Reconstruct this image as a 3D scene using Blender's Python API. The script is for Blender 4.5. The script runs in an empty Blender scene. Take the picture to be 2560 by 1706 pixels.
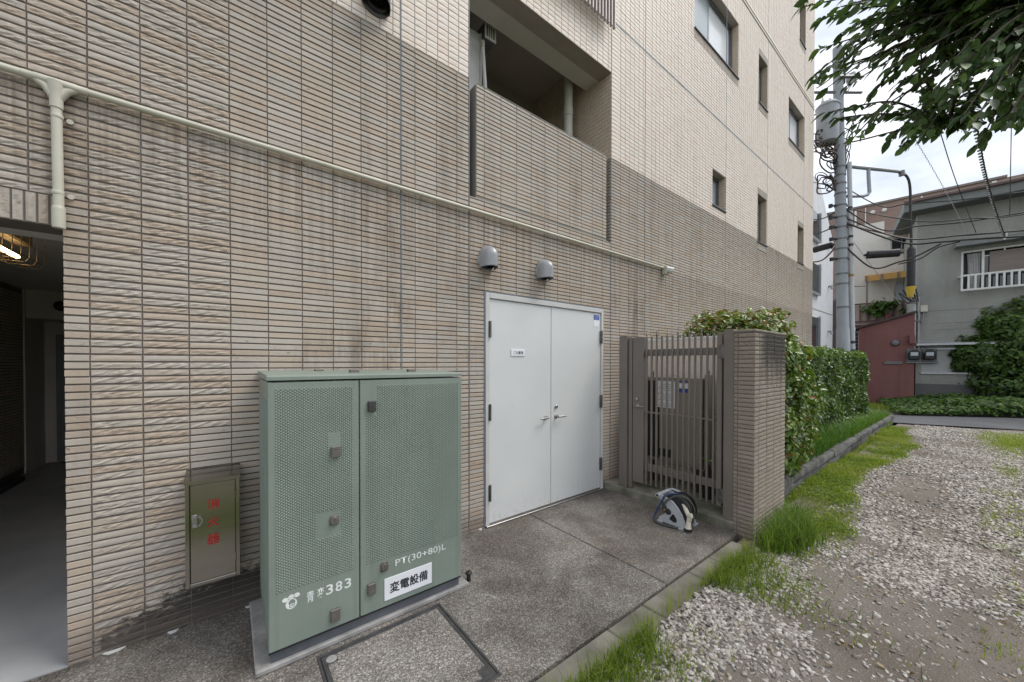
import bpy, bmesh, math, random
import numpy as np
from mathutils import Vector, Matrix
random.seed(7); RNG = np.random.default_rng(7)
SC = bpy.context.scene; COL = SC.collection
R = math.radians

# ------------------------------------------------------------------ camera
YAW, PITCH, ROLL = .6609, -.01, .0011
Fv = Vector((math.sin(YAW)*math.cos(PITCH), math.cos(YAW)*math.cos(PITCH), math.sin(PITCH)))
Rv = Vector((math.cos(YAW), -math.sin(YAW), 0)); Uv = Rv.cross(Fv)
CAM = Vector((0, -2.933, 1.598))
cd = bpy.data.cameras.new('camera'); cam = bpy.data.objects.new('camera', cd); COL.objects.link(cam)
cd.sensor_width = 36; cd.lens = 907/2560*36; cd.shift_y = (918-853)/2560
cd.clip_start = .05; cd.clip_end = 500
cx_ = Rv*math.cos(ROLL)+Uv*math.sin(ROLL); cy_ = Uv*math.cos(ROLL)-Rv*math.sin(ROLL)
M = Matrix((cx_, cy_, -Fv)).transposed().to_4x4(); M.translation = CAM
cam.matrix_world = M; SC.camera = cam

# ------------------------------------------------------------------ sky, sun, exposure
SUN_EL, SUN_AZ = R(57), R(128)     # azimuth clockwise from +y (into the wall)
W = bpy.data.worlds.new('World'); SC.world = W; W.use_nodes = True
nt = W.node_tree; nt.nodes.clear()
out = nt.nodes.new('ShaderNodeOutputWorld'); bg = nt.nodes.new('ShaderNodeBackground')
sky = nt.nodes.new('ShaderNodeTexSky'); sky.sky_type = 'NISHITA'; sky.sun_disc = False
sky.sun_elevation = SUN_EL; sky.sun_rotation = SUN_AZ
tc = nt.nodes.new('ShaderNodeTexCoord')
mp = nt.nodes.new('ShaderNodeMapping'); mp.inputs['Scale'].default_value = (1, 1, 2.2)
n1 = nt.nodes.new('ShaderNodeTexNoise'); n1.inputs['Scale'].default_value = 2.6; n1.inputs['Detail'].default_value = 6; n1.inputs['Roughness'].default_value = .55
r1 = nt.nodes.new('ShaderNodeValToRGB')
r1.color_ramp.elements[0].position = .34; r1.color_ramp.elements[0].color = (3.9, 4.4, 5.3, 1)
r1.color_ramp.elements[1].position = .56; r1.color_ramp.elements[1].color = (7.2, 7.4, 7.75, 1)
mx = nt.nodes.new('ShaderNodeMixRGB'); mx.inputs[0].default_value = .93
L_ = nt.links.new
L_(tc.outputs['Generated'], mp.inputs[0]); L_(mp.outputs[0], n1.inputs['Vector']); L_(n1.outputs[0], r1.inputs[0])
L_(sky.outputs[0], mx.inputs[1]); L_(r1.outputs[0], mx.inputs[2]); L_(mx.outputs[0], bg.inputs[0]); L_(bg.outputs[0], out.inputs[0])
bg.inputs[1].default_value = .1
sd = bpy.data.lights.new('sun', 'SUN'); sd.energy = 1.5; sd.angle = R(30); sd.color = (1, .96, .9)
so = bpy.data.objects.new('sun', sd); COL.objects.link(so)
sdir = Vector((math.sin(SUN_AZ)*math.cos(SUN_EL), math.cos(SUN_AZ)*math.cos(SUN_EL), math.sin(SUN_EL)))
so.rotation_euler = sdir.to_track_quat('Z', 'Y').to_euler(); so.location = (5, -8, 20)
SC.view_settings.view_transform = 'Standard'; SC.view_settings.look = 'None'
SC.view_settings.exposure = .85; SC.view_settings.gamma = 1; SC.view_settings.use_curve_mapping = False
SC.render.engine = 'CYCLES'; SC.cycles.max_bounces = 6; SC.cycles.transparent_max_bounces = 6
SC.cycles.use_denoising = True

# ------------------------------------------------------------------ helpers: meshes
class MB:
    """collects solids; T maps local to world"""
    def __init__(s, T=None): s.v = []; s.f = []; s.T = T
    def add(s, vs, fs):
        k = len(s.v)
        s.v += [tuple(s.T @ Vector(p)) if s.T else tuple(p) for p in vs]
        s.f += [tuple(i+k for i in f) for f in fs]; return s
    def box(s, x0, x1, y0, y1, z0, z1, b=0.):
        if x0 > x1: x0, x1 = x1, x0
        if y0 > y1: y0, y1 = y1, y0
        if z0 > z1: z0, z1 = z1, z0
        if b <= 0:
            v = [(x, y, z) for z in (z0, z1) for y in (y0, y1) for x in (x0, x1)]
            f = [(0, 2, 3, 1), (4, 5, 7, 6), (0, 1, 5, 4), (2, 6, 7, 3), (0, 4, 6, 2), (1, 3, 7, 5)]
            return s.add(v, f)
        b = min(b, (x1-x0)*.45, (y1-y0)*.45, (z1-z0)*.45)
        v = []; id = {}
        for i, x in enumerate((x0, x1)):
            for j, y in enumerate((y0, y1)):
                for k, z in enumerate((z0, z1)):
                    sx, sy, sz = (1-2*i)*b, (1-2*j)*b, (1-2*k)*b
                    for a, p in enumerate(((x, y+sy, z+sz), (x+sx, y, z+sz), (x+sx, y+sy, z))):
                        id[i, j, k, a] = len(v); v.append(p)
        q = lambda *t: [id[a] for a in t]; f = []
        for i in (0, 1):
            a = q((i, 0, 0, 0), (i, 0, 1, 0), (i, 1, 1, 0), (i, 1, 0, 0)); f.append(a if i == 0 else a[::-1])
            a = q((0, i, 0, 1), (1, i, 0, 1), (1, i, 1, 1), (0, i, 1, 1)); f.append(a if i == 0 else a[::-1])
            a = q((0, 0, i, 2), (0, 1, i, 2), (1, 1, i, 2), (1, 0, i, 2)); f.append(a if i == 0 else a[::-1])
        for i in (0, 1):
            for j in (0, 1):
                a = q((i, j, 0, 0), (i, j, 0, 1), (i, j, 1, 1), (i, j, 1, 0)); f.append(a if (i+j) % 2 else a[::-1])
                a = q((i, 0, j, 0), (i, 0, j, 2), (i, 1, j, 2), (i, 1, j, 0)); f.append(a[::-1] if (i+j) % 2 == 0 else a)
                f[-1] = f[-1][::-1]
                a = q((0, i, j, 1), (0, i, j, 2), (1, i, j, 2), (1, i, j, 1)); f.append(a if (i+j) % 2 else a[::-1])
                f[-1] = f[-1][::-1]
                for k in (0, 1):
                    a = q((i, j, k, 0), (i, j, k, 1), (i, j, k, 2)); f.append(a if (i+j+k) % 2 == 0 else a[::-1])
                    f[-1] = f[-1][::-1]
        return s.add(v, f)
    def tube(s, pts, r, n=8, cap=True):
        pts = [Vector(p) for p in pts]; rr = r if isinstance(r, (list, tuple)) else [r]*len(pts)
        v = []; f = []; pu = None
        for i, p in enumerate(pts):
            t = (pts[min(i+1, len(pts)-1)]-pts[max(i-1, 0)]).normalized()
            if pu is None: pu = t.orthogonal().normalized()
            else:
                pu = pu-t*pu.dot(t); pu = pu.normalized() if pu.length > 1e-6 else t.orthogonal().normalized()
            w = t.cross(pu)
            for k in range(n):
                a = 2*math.pi*k/n; v.append(p+(pu*math.cos(a)+w*math.sin(a))*rr[i])
        for i in range(len(pts)-1):
            for k in range(n): f.append((i*n+k, i*n+(k+1) % n, (i+1)*n+(k+1) % n, (i+1)*n+k))
        if cap: f.append(tuple(range(n))[::-1]); f.append(tuple((len(pts)-1)*n+k for k in range(n)))
        return s.add(v, f)
    def prism(s, poly, vec):
        """poly: planar 3D loop, extruded by vec"""
        n = len(poly); vec = Vector(vec); p = [Vector(a) for a in poly]
        v = p+[a+vec for a in p]
        f = [tuple(range(n))[::-1], tuple(range(n, 2*n))]+[(i, (i+1) % n, n+(i+1) % n, n+i) for i in range(n)]
        return s.add(v, f)
    def ring_prism(s, outer, inner, vec):
        n = len(outer); vec = Vector(vec)
        v = [Vector(a) for a in outer]+[Vector(a) for a in inner]; v += [a+vec for a in v]
        f = []
        for i in range(n):
            j = (i+1) % n
            f += [(i, n+i, n+j, j), (2*n+i, 2*n+j, 3*n+j, 3*n+i), (i, j, 2*n+j, 2*n+i), (n+i, 3*n+i, 3*n+j, n+j)]
        return s.add(v, f)
    def lathe(s, prof, o, ax=(0, 0, 1), n=20):
        """prof: list of (radius, height)"""
        ax = Vector(ax).normalized(); a = ax.orthogonal().normalized(); b = ax.cross(a); o = Vector(o)
        v = []; f = []
        for r, h in prof:
            for k in range(n):
                t = 2*math.pi*k/n; v.append(o+ax*h+(a*math.cos(t)+b*math.sin(t))*max(r, 1e-5))
        for i in range(len(prof)-1):
            for k in range(n): f.append((i*n+k, i*n+(k+1) % n, (i+1)*n+(k+1) % n, (i+1)*n+k))
        f.append(tuple(range(n))[::-1]); f.append(tuple((len(prof)-1)*n+k for k in range(n)))
        return s.add(v, f)
    def sheet(s, poly): return s.add(poly, [tuple(range(len(poly)))])
    def grid(s, fn, nu, nv):
        v = [fn(i/nu, j/nv) for j in range(nv+1) for i in range(nu+1)]
        f = [(j*(nu+1)+i, j*(nu+1)+i+1, (j+1)*(nu+1)+i+1, (j+1)*(nu+1)+i) for j in range(nv) for i in range(nu)]
        return s.add(v, f)

def base_of(o):
    p = Vector((0, 0, 0))
    while o is not None: p += o.location; o = o.parent
    return p
def link(name, me, parent=None, mat=None, kind=None):
    o = bpy.data.objects.new(name, me); COL.objects.link(o)
    if parent is not None: o.parent = parent
    if mat is not None and me is not None: me.materials.append(mat)
    if kind: o['kind'] = kind
    return o
def obj(name, mb, mat, parent=None, smooth=None, kind=None, label=None):
    """one mesh object from an MB in world coordinates; smooth = sharp-edge angle in degrees"""
    off = base_of(parent) if parent is not None else Vector((0, 0, 0))
    me = bpy.data.meshes.new(name)
    me.from_pydata([tuple(Vector(p)-off) for p in mb.v], [], mb.f); me.update()
    if len(mb.f) > 1:
        bm = bmesh.new(); bm.from_mesh(me); bmesh.ops.recalc_face_normals(bm, faces=bm.faces); bm.to_mesh(me); bm.free()
    if smooth:
        me.shade_smooth(); me.set_sharp_from_angle(angle=R(smooth))
    o = link(name, me, parent, mat, kind)
    if label: o['label'] = label
    return o
def np_mesh(name, V, Fa, mat, parent=None, smooth=False, kind=None, attrs=None):
    """V (n,3), Fa (m,k) with constant k; attrs: face float attributes"""
    off = base_of(parent) if parent is not None else Vector((0, 0, 0))
    V = np.asarray(V, np.float32)-np.array(off, np.float32); Fa = np.asarray(Fa, np.int32); m, k = Fa.shape
    me = bpy.data.meshes.new(name)
    me.vertices.add(len(V)); me.vertices.foreach_set('co', V.ravel())
    me.loops.add(m*k); me.loops.foreach_set('vertex_index', Fa.ravel())
    me.polygons.add(m); me.polygons.foreach_set('loop_start', np.arange(0, m*k, k, dtype=np.int32))
    me.polygons.foreach_set('loop_total', np.full(m, k, np.int32))
    me.polygons.foreach_set('use_smooth', np.full(m, bool(smooth)))
    for an, arr in (attrs or {}).items():
        a = me.attributes.new(an, 'FLOAT', 'FACE'); a.data.foreach_set('value', np.asarray(arr, np.float32))
    me.update(calc_edges=True)
    return link(name, me, parent, mat, kind)
def scatter(name, tv, tf, Ms, Ps, tint, mat, parent=None, smooth=True, kind='stuff'):
    tv = np.asarray(tv, float); tf = np.asarray(tf, int); n = len(Ps)
    V = np.einsum('nij,nvj->nvi' if tv.ndim == 3 else 'nij,vj->nvi', Ms, tv)+np.asarray(Ps)[:, None, :]
    Fa = tf[None]+(np.arange(n)*tv.shape[-2])[:, None, None]
    return np_mesh(name, V.reshape(-1, 3), Fa.reshape(-1, tf.shape[1]), mat, parent, smooth, kind, {'tint': np.repeat(tint, len(tf))})
def thing(name, label, cat, loc=(0, 0, 0), group=None):
    o = bpy.data.objects.new(name, None); COL.objects.link(o); o.location = loc; o.empty_display_size = .1
    o['label'] = label; o['category'] = cat
    if group: o['group'] = group
    return o
def tag(o, label, cat, group=None):
    o['label'] = label; o['category'] = cat
    if group: o['group'] = group
    return o
def frames(yaw, pitch, roll, scale):
    """(N,3,3) matrices from angle arrays; scale (N,) or (N,3)"""
    cy, sy, cp, sp, cr, sr = np.cos(yaw), np.sin(yaw), np.cos(pitch), np.sin(pitch), np.cos(roll), np.sin(roll)
    z = np.zeros_like(cy); o = np.ones_like(cy)
    A = lambda *r: np.stack([np.stack(x, -1) for x in r], -2)
    Rz = A((cy, -sy, z), (sy, cy, z), (z, z, o)); Ry = A((cp, z, sp), (z, o, z), (-sp, z, cp)); Rx = A((o, z, z), (z, cr, -sr), (z, sr, cr))
    Mx = Rz @ Ry @ Rx
    s = np.asarray(scale, float)
    if s.ndim == 1: s = s[:, None].repeat(3, 1)
    return Mx*s[:, None, :]

# ------------------------------------------------------------------ helpers: materials
class NB:
    def __init__(s, name):
        s.m = bpy.data.materials.new(name); s.m.use_nodes = True; s.t = s.m.node_tree; s.t.nodes.clear()
        s.out = s.n('ShaderNodeOutputMaterial'); s.b = s.n('ShaderNodeBsdfPrincipled'); s.l(s.b.outputs[0], s.out.inputs[0])
        s._pos = None
    def n(s, t, **k):
        x = s.t.nodes.new(t)
        for a, b in k.items(): setattr(x, a, b)
        return x
    def l(s, a, b): s.t.links.new(a, b)
    def sock(s, x, i):
        if hasattr(x, 'is_output'): s.l(x, i)
        else: i.default_value = x
    def pos(s):
        if s._pos is None: s._pos = s.n('ShaderNodeNewGeometry').outputs['Position']
        return s._pos
    def mapv(s, scale=(1, 1, 1), rot=(0, 0, 0), loc=(0, 0, 0), src=None):
        m = s.n('ShaderNodeMapping'); m.inputs['Scale'].default_value = scale; m.inputs['Rotation'].default_value = rot; m.inputs['Location'].default_value = loc
        s.l(src or s.pos(), m.inputs[0]); return m.outputs[0]
    def noise(s, scale, vec=None, detail=4, rough=.55, dist=0):
        x = s.n('ShaderNodeTexNoise'); x.inputs['Scale'].default_value = scale; x.inputs['Detail'].default_value = detail
        x.inputs['Roughness'].default_value = rough; x.inputs['Distortion'].default_value = dist
        s.l(vec or s.pos(), x.inputs['Vector']); return x.outputs['Fac' if 'Fac' in x.outputs else 0]
    def voro(s, scale, vec=None, out='Distance', feat='F1'):
        x = s.n('ShaderNodeTexVoronoi'); x.feature = feat; x.inputs['Scale'].default_value = scale; s.l(vec or s.pos(), x.inputs['Vector']); return x.outputs[out]
    def math(s, op, a, b=0., c=0.):
        x = s.n('ShaderNodeMath', operation=op); s.sock(a, x.inputs[0]); s.sock(b, x.inputs[1]); s.sock(c, x.inputs[2]); return x.outputs[0]
    def ramp(s, f, a, b, ca=(0, 0, 0), cb=(1, 1, 1)):
        x = s.n('ShaderNodeMapRange'); x.clamp = True; s.l(f, x.inputs[0]); x.inputs[1].default_value = a; x.inputs[2].default_value = b
        if tuple(ca) == (0, 0, 0) and tuple(cb) == (1, 1, 1): return x.outputs[0]
        return s.mix(x.outputs[0], tuple(ca), tuple(cb))
    def ramps(s, f, stops, const=False):
        x = s.n('ShaderNodeValToRGB'); cr = x.color_ramp
        if const: cr.interpolation = 'CONSTANT'
        while len(cr.elements) < len(stops): cr.elements.new(.5)
        for e, (p, c) in zip(cr.elements, stops): e.position = p; e.color = (*c, 1)
        s.l(f, x.inputs[0]); return x.outputs[0]
    def mix(s, f, a, b, mode='MIX'):
        x = s.n('ShaderNodeMixRGB', blend_type=mode)
        s.sock(f, x.inputs[0])
        for v, i in ((a, 1), (b, 2)):
            if hasattr(v, 'is_output'): s.l(v, x.inputs[i])
            else: x.inputs[i].default_value = v if len(v) == 4 else (*v, 1)
        return x.outputs[0]
    def attr(s, name): return s.n('ShaderNodeAttribute', attribute_name=name).outputs['Fac']
    def xyz(s):
        x = s.n('ShaderNodeSeparateXYZ'); s.l(s.pos(), x.inputs[0]); return x.outputs
    def bump(s, h, strength=.3, dist=.01):
        x = s.n('ShaderNodeBump'); x.inputs['Strength'].default_value = strength; x.inputs['Distance'].default_value = dist
        s.l(h, x.inputs['Height']); s.l(x.outputs[0], s.b.inputs['Normal']); return x
    def done(s, color=None, rough=None, metal=None, spec=None):
        if color is not None:
            if hasattr(color, 'is_output'): s.l(color, s.b.inputs['Base Color'])
            else: s.b.inputs['Base Color'].default_value = (*color, 1)
        if rough is not None: s.sock(rough, s.b.inputs['Roughness'])
        if metal is not None: s.b.inputs['Metallic'].default_value = metal
        if spec is not None: s.b.inputs['Specular IOR Level'].default_value = spec
        return s.m
def mk(name, c1, c2=None, scale=6, rough=.6, metal=0, bump=0, bscale=60, spec=.4, stretch=(1, 1, 1), lo=.35, hi=.68, bd=.004, streak=0, sfreq=9):
    """procedural two-tone material with grain"""
    nb = NB(name); c2 = c2 or tuple(x*.8 for x in c1)
    f = nb.ramp(nb.noise(scale, nb.mapv(stretch), 5, .6), lo, hi)
    col = nb.mix(f, c2, c1)
    if streak:
        s1 = nb.ramp(nb.noise(1, nb.mapv((sfreq, sfreq, .5)), 6, .7), .48, .75); s2 = nb.ramp(nb.noise(2.2, None, 5, .65), .4, .7)
        col = nb.mix(nb.math('MULTIPLY', nb.math('MULTIPLY', s1, s2), streak), col, (.38, .34, .3), 'MULTIPLY')
        col = nb.mix(nb.math('MULTIPLY', nb.ramp(nb.noise(38, None, 3, .8), .66, .74), streak*.5), col, (.5, .45, .4), 'MULTIPLY')
    if bump: nb.bump(nb.noise(bscale, None, 3), bump, bd)
    return nb.done(col, rough, metal, spec)
def emit(name, c, s):
    nb = NB(name); nb.b.inputs['Emission Color'].default_value = (*c, 1); nb.b.inputs['Emission Strength'].default_value = s; return nb.done((.8, .7, .5), .5)

def tile_mat(name, stops, coarse_bump, dirt, alongx=True, gloss=.55):
    nb = NB(name); t = nb.attr('tint'); c = nb.attr('coarse')
    col = nb.ramps(t, stops)
    col = nb.mix(.25, col, nb.ramp(nb.noise(45, nb.mapv((1, 1, 2.5)), 5, .65), .3, .7, (.62, .6, .58), (1.2, 1.18, 1.15)), 'MULTIPLY')
    x, y, z = nb.xyz()
    # soot and rain streaks: vertical ribbons that come and go
    st = nb.ramp(nb.noise(1, nb.mapv((4.2, 4.2, .33)), 6, .68), .5, .74)
    pat = nb.ramp(nb.noise(.75, None, 3), .42, .66)
    col = nb.mix(nb.math('MULTIPLY', nb.math('MULTIPLY', st, pat), dirt), col, (.42, .37, .33), 'MULTIPLY')
    if dirt > .5:
        # black mould at the foot beside the extinguisher box
        dx = nb.math('MULTIPLY', nb.math('ADD', x, -.0), 1.9); dz = nb.math('MULTIPLY', nb.math('ADD', z, -.1), 4.2)
        rr = nb.math('SQRT', nb.math('ADD', nb.math('MULTIPLY', dx, dx), nb.math('MULTIPLY', dz, dz)))
        dx2 = nb.math('MULTIPLY', nb.math('ADD', x, .34), 3.2); dz2 = nb.math('MULTIPLY', nb.math('ADD', z, -.05), 6.)
        rr = nb.math('MINIMUM', rr, nb.math('SQRT', nb.math('ADD', nb.math('MULTIPLY', dx2, dx2), nb.math('MULTIPLY', dz2, dz2))))
        rr = nb.math('ADD', rr, nb.math('MULTIPLY', nb.math('SUBTRACT', nb.noise(12, nb.mapv((1, 1, 1.8)), 8, .8), .5), 2.1))
        col = nb.mix(nb.ramp(rr, .6, .86, (.95,)*3, (0,)*3), col, (.02, .018, .016))
        # splash line along the ground
        foot = nb.math('ADD', z, nb.math('MULTIPLY', nb.noise(5, nb.mapv((1, 1, .4)), 4), -.22))
        col = nb.mix(nb.ramp(foot, -.06, .1, (.55,)*3, (0,)*3), col, (.12, .1, .085))
        # dark streak cluster between the two joint lines, above the transformer cabinet
        for cx, wd, z0, z1, am in ((1.0, .75, .9, 3.0, .8), (1.75, .5, 1.3, 3.0, .7), (4.4, .7, 1.5, 2.95, .75)):
            wx = nb.math('DIVIDE', nb.math('ABSOLUTE', nb.math('SUBTRACT', x, cx)), wd)
            mk_ = nb.math('MULTIPLY', nb.ramp(wx, .05, 1., (1,)*3, (0,)*3), nb.ramp(nb.math('ABSOLUTE', nb.math('DIVIDE', nb.math('SUBTRACT', z, (z0+z1)/2), (z1-z0)/2)), .5, 1.15, (1,)*3, (0,)*3))
            f2 = nb.math('MULTIPLY', nb.ramp(nb.noise(1, nb.mapv((13, 13, 1.6), loc=(cx, 0, 0)), 7, .75), .4, .62), nb.ramp(nb.noise(2.1, nb.mapv((1, 1, .8), loc=(0, cx, 0)), 5, .7), .42, .62))
            col = nb.mix(nb.math('MULTIPLY', nb.math('MULTIPLY', mk_, f2), am), col, (.36, .31, .27), 'MULTIPLY')
        # run-off below the conduit
        zr = nb.math('MULTIPLY', nb.ramp(z, 2.1, 2.95), nb.ramp(z, 3.0, 3.03, (1,)*3, (0,)*3))
        f3 = nb.ramp(nb.noise(1, nb.mapv((22, 22, .35)), 5, .7), .42, .62)
        col = nb.mix(nb.math('MULTIPLY', nb.math('MULTIPLY', zr, f3), .7), col, (.45, .4, .36), 'MULTIPLY')
        # weathered grey top courses
        top = None
        top = nb.math('ADD', z, nb.math('MULTIPLY', nb.noise(3, nb.mapv((2.5, 2.5, .4)), 5, .7), 1.1))
        col = nb.mix(nb.ramp(top, 3.9, 5.1, (0,)*3, (.42,)*3), col, (.42, .42, .41), 'MULTIPLY')
    pv = nb.mapv((26, 26, 62), rot=(0, R(-16), 0))
    pit = nb.math('MULTIPLY', nb.ramp(nb.noise(1.0, pv, 4, .62, .8), .62, .72), c)
    col = nb.mix(nb.math('MULTIPLY', pit, .62), col, (.33, .29, .25), 'MULTIPLY')
    h = nb.math('SUBTRACT', nb.noise(1, nb.mapv((42, 42, 100), rot=(0, R(-15), 0)), 8, .78, 1.2), nb.math('MULTIPLY', pit, .5))
    if name == 'pier_tile':
        k1 = nb.ramp(nb.math('ADD', z, nb.math('MULTIPLY', nb.noise(1, nb.mapv((9, 9, .6)), 5, .7), .95)), 1.8, 2.12); k2 = nb.ramp(x, 3.86, 4.05)
        col = nb.mix(nb.math('MULTIPLY', nb.math('MULTIPLY', k1, k2), .95), col, (.1, .09, .085), 'MULTIPLY')
    bp = nb.bump(nb.math('MULTIPLY', h, nb.math('MULTIPLY_ADD', c, coarse_bump, .1)), .62, .008)
    return nb.done(col, gloss, 0, .35)
DARK_STOPS = [(0, (.44, .4, .352)), (.3, (.475, .43, .378)), (.52, (.465, .41, .35)), (.6, (.465, .393, .325)), (.85, (.47, .393, .318)), (1, (.445, .36, .285))]
LIGHT_STOPS = [(0, (.68, .615, .55)), (.5, (.74, .665, .595)), (.8, (.73, .635, .555)), (1, (.69, .585, .5))]
M_TILE = tile_mat('rough_tile', DARK_STOPS, 1., .95)
M_LTILE = tile_mat('light_tile', LIGHT_STOPS, .25, .32)
M_PTILE = tile_mat('pier_tile', [(0, (.27, .235, .2)), (.5, (.315, .27, .225)), (1, (.28, .23, .185))], .9, .5)
M_JAMB = tile_mat('jamb_tile', [(0, (.54, .44, .34)), (1, (.6, .49, .38))], .25, .3)
M_JOINT = mk('mortar', (.19, .165, .15), (.13, .112, .102), 9, .9, bump=.2)
M_LJOINT = mk('light_mortar', (.4, .35, .315), (.34, .3, .27), 5, .9)
M_SEAL = mk('sealant', (.2, .22, .25), (.15, .165, .185), 5, .6)
M_RENDER = mk('painted_render', (.34, .325, .3), (.28, .27, .25), 2.5, .8, bump=.1, streak=.5)
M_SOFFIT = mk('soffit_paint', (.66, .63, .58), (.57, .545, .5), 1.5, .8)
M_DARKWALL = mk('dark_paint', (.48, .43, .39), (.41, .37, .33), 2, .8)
M_WHITE = mk('door_paint', (.63, .645, .65), (.595, .61, .615), 1.4, .32, spec=.5, streak=.1)
nbw = NB('door_paint_worn'); fw = nbw.ramp(nbw.noise(1.4, None, 5, .6), .35, .68); cw = nbw.mix(fw, (.6, .612, .612), (.64, .652, .65)); zw = nbw.xyz()[2]
sm = nbw.math('MULTIPLY', nbw.ramp(nbw.noise(26, nbw.mapv((1, 1, .45)), 6, .75), .54, .68), nbw.ramp(zw, .05, .32, (1,)*3, (0,)*3))
cw = nbw.mix(nbw.math('MULTIPLY', sm, .5), cw, (.32, .29, .25)); sc = nbw.ramp(nbw.noise(1, nbw.mapv((9, 9, 5), rot=(0, .6, 0)), 3, .8, 2.5), .69, .72)
cw = nbw.mix(nbw.math('MULTIPLY', sc, .22), cw, (.42, .41, .4)); M_WHITE = nbw.done(cw, nbw.ramp(nbw.noise(3, None, 4), .3, .7, (.28,)*3, (.4,)*3), 0, .5)
M_WFRAME = mk('frame_paint', (.58, .58, .57), (.5, .5, .49), 3, .4)
M_STEEL = mk('brushed_steel', (.42, .41, .4), (.34, .33, .32), 4, .42, 1., stretch=(1, 1, 12))
M_STAIN = mk('stainless_sheet', (.42, .4, .37), (.36, .345, .32), 2.2, .2, 1., stretch=(1.5, 1.5, 5))
M_HINGE = mk('hinge_metal', (.2, .19, .18), (.13, .12, .11), 20, .45, .8)
M_GREEN = mk('cabinet_green', (.225, .268, .232), (.185, .222, .194), 2.1, .42, spec=.45, streak=.5, sfreq=14)
M_LATCH = mk('latch_zinc', (.17, .155, .14), (.12, .11, .1), 18, .5, .3)
M_LATCHB = mk('latch_black', (.03, .03, .032), (.05, .048, .046), 18, .45)
M_BASE = mk('galvanised_base', (.17, .18, .2), (.11, .12, .135), 5, .55, .4)
M_PLINTH = mk('plinth_concrete', (.36, .35, .34), (.2, .195, .19), 7, .9, bump=.3)
M_PAINTW = mk('lettering_white', (.78, .8, .78), (.6, .64, .62), 30, .6)
M_RED = mk('lettering_red', (.5, .03, .025), (.4, .02, .02), 20, .5)
M_INK = mk('lettering_black', (.02, .02, .03), (.03, .03, .04), 20, .6)
M_PLATE = mk('sign_plate', (.78, .79, .82), (.72, .73, .76), 4, .4)
M_BLUE = mk('sticker_blue', (.03, .07, .33), (.035, .08, .36), 8, .4)
M_PIPE = mk('cream_pvc', (.55, .53, .45), (.46, .44, .36), 3, .42)
M_HOOD = mk('hood_enamel', (.36, .365, .38), (.3, .305, .32), 6, .38, .2)
M_BLACK = mk('black_plastic', (.018, .018, .02), (.03, .03, .032), 12, .5)
M_CAMW = mk('white_plastic', (.68, .68, .66), (.6, .6, .57), 8, .4)
M_BRONZE = mk('bronze_aluminium', (.19, .165, .148), (.165, .143, .128), 2.5, .42, .15)
M_GLASS = NB('window_glass').done((.03, .035, .04), .03, 0, .8)
M_SKYPANE = mk('sky_white_glass', (.86, .87, .9), (.8, .82, .85), 2, .15, spec=.8)  # near-white pane colour paints in the bright sky reflection
M_FROST = mk('frosted_glass', (.42, .47, .5), (.36, .41, .44), 3, .25, spec=.6)
M_ALU = mk('dark_aluminium', (.18, .18, .19), (.14, .14, .15), 4, .4, .5)
M_LALU = mk('aluminium', (.45, .46, .48), (.38, .39, .41), 4, .4, .5)

def aggregate(name, base_lo, base_hi, dark_mix=.6, wet=True):
    """washed-aggregate concrete"""
    nb = NB(name)
    g = nb.voro(150, None, 'Color'); sp = nb.n('ShaderNodeSeparateColor'); nb.l(g, sp.inputs[0])
    col = nb.ramps(sp.outputs[0], [(0, base_lo), (.45, tuple(.5*(a+b) for a, b in zip(base_lo, base_hi))), (.78, base_hi), (1, tuple(min(1, x*1.7) for x in base_hi))])
    fine = nb.noise(330, None, 2); col = nb.mix(.5, col, nb.ramp(fine, .35, .65, (.6,)*3, (1.3,)*3), 'MULTIPLY')
    x, y, z = nb.xyz()
    st = nb.ramp(nb.noise(1.5, None, 6, .66, .4), .42, .6)
    col = nb.mix(nb.math('MULTIPLY', st, dark_mix), col, (.45, .42, .4), 'MULTIPLY')
    st2 = nb.ramp(nb.noise(3.3, nb.mapv(loc=(3, 1, 0)), 5, .65), .52, .72)
    col = nb.mix(nb.math('MULTIPLY', st2, .5), col, (1.3, 1.22, 1.08), 'MULTIPLY')
    # uneven darker band where floor meets wall
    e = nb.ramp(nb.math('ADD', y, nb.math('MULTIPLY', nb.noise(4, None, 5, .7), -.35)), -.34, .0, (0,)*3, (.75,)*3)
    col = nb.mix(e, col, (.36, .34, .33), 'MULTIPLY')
    nb.bump(nb.math('ADD', nb.voro(150), nb.math('MULTIPLY', nb.noise(260), .6)), .45, .006)
    return nb.done(col, .85, 0, .3)
M_AGG = aggregate('washed_aggregate', (.112, .104, .096), (.25, .233, .212), .8)
M_AGG2 = aggregate('smooth_aggregate', (.13, .12, .11), (.235, .215, .192), .75)
M_AGG3 = aggregate('cover_aggregate', (.115, .107, .1), (.29, .27, .25), .5)
M_KERB = mk('kerb_concrete', (.27, .25, .22), (.12, .115, .09), 3.2, .9, bump=.35, bscale=90)
M_CURB = mk('gate_sill_concrete', (.25, .235, .2), (.1, .105, .07), 6, .92, bump=.4)
M_IRON = mk('cast_frame', (.1, .098, .1), (.065, .063, .065), 14, .6, .5)

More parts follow.
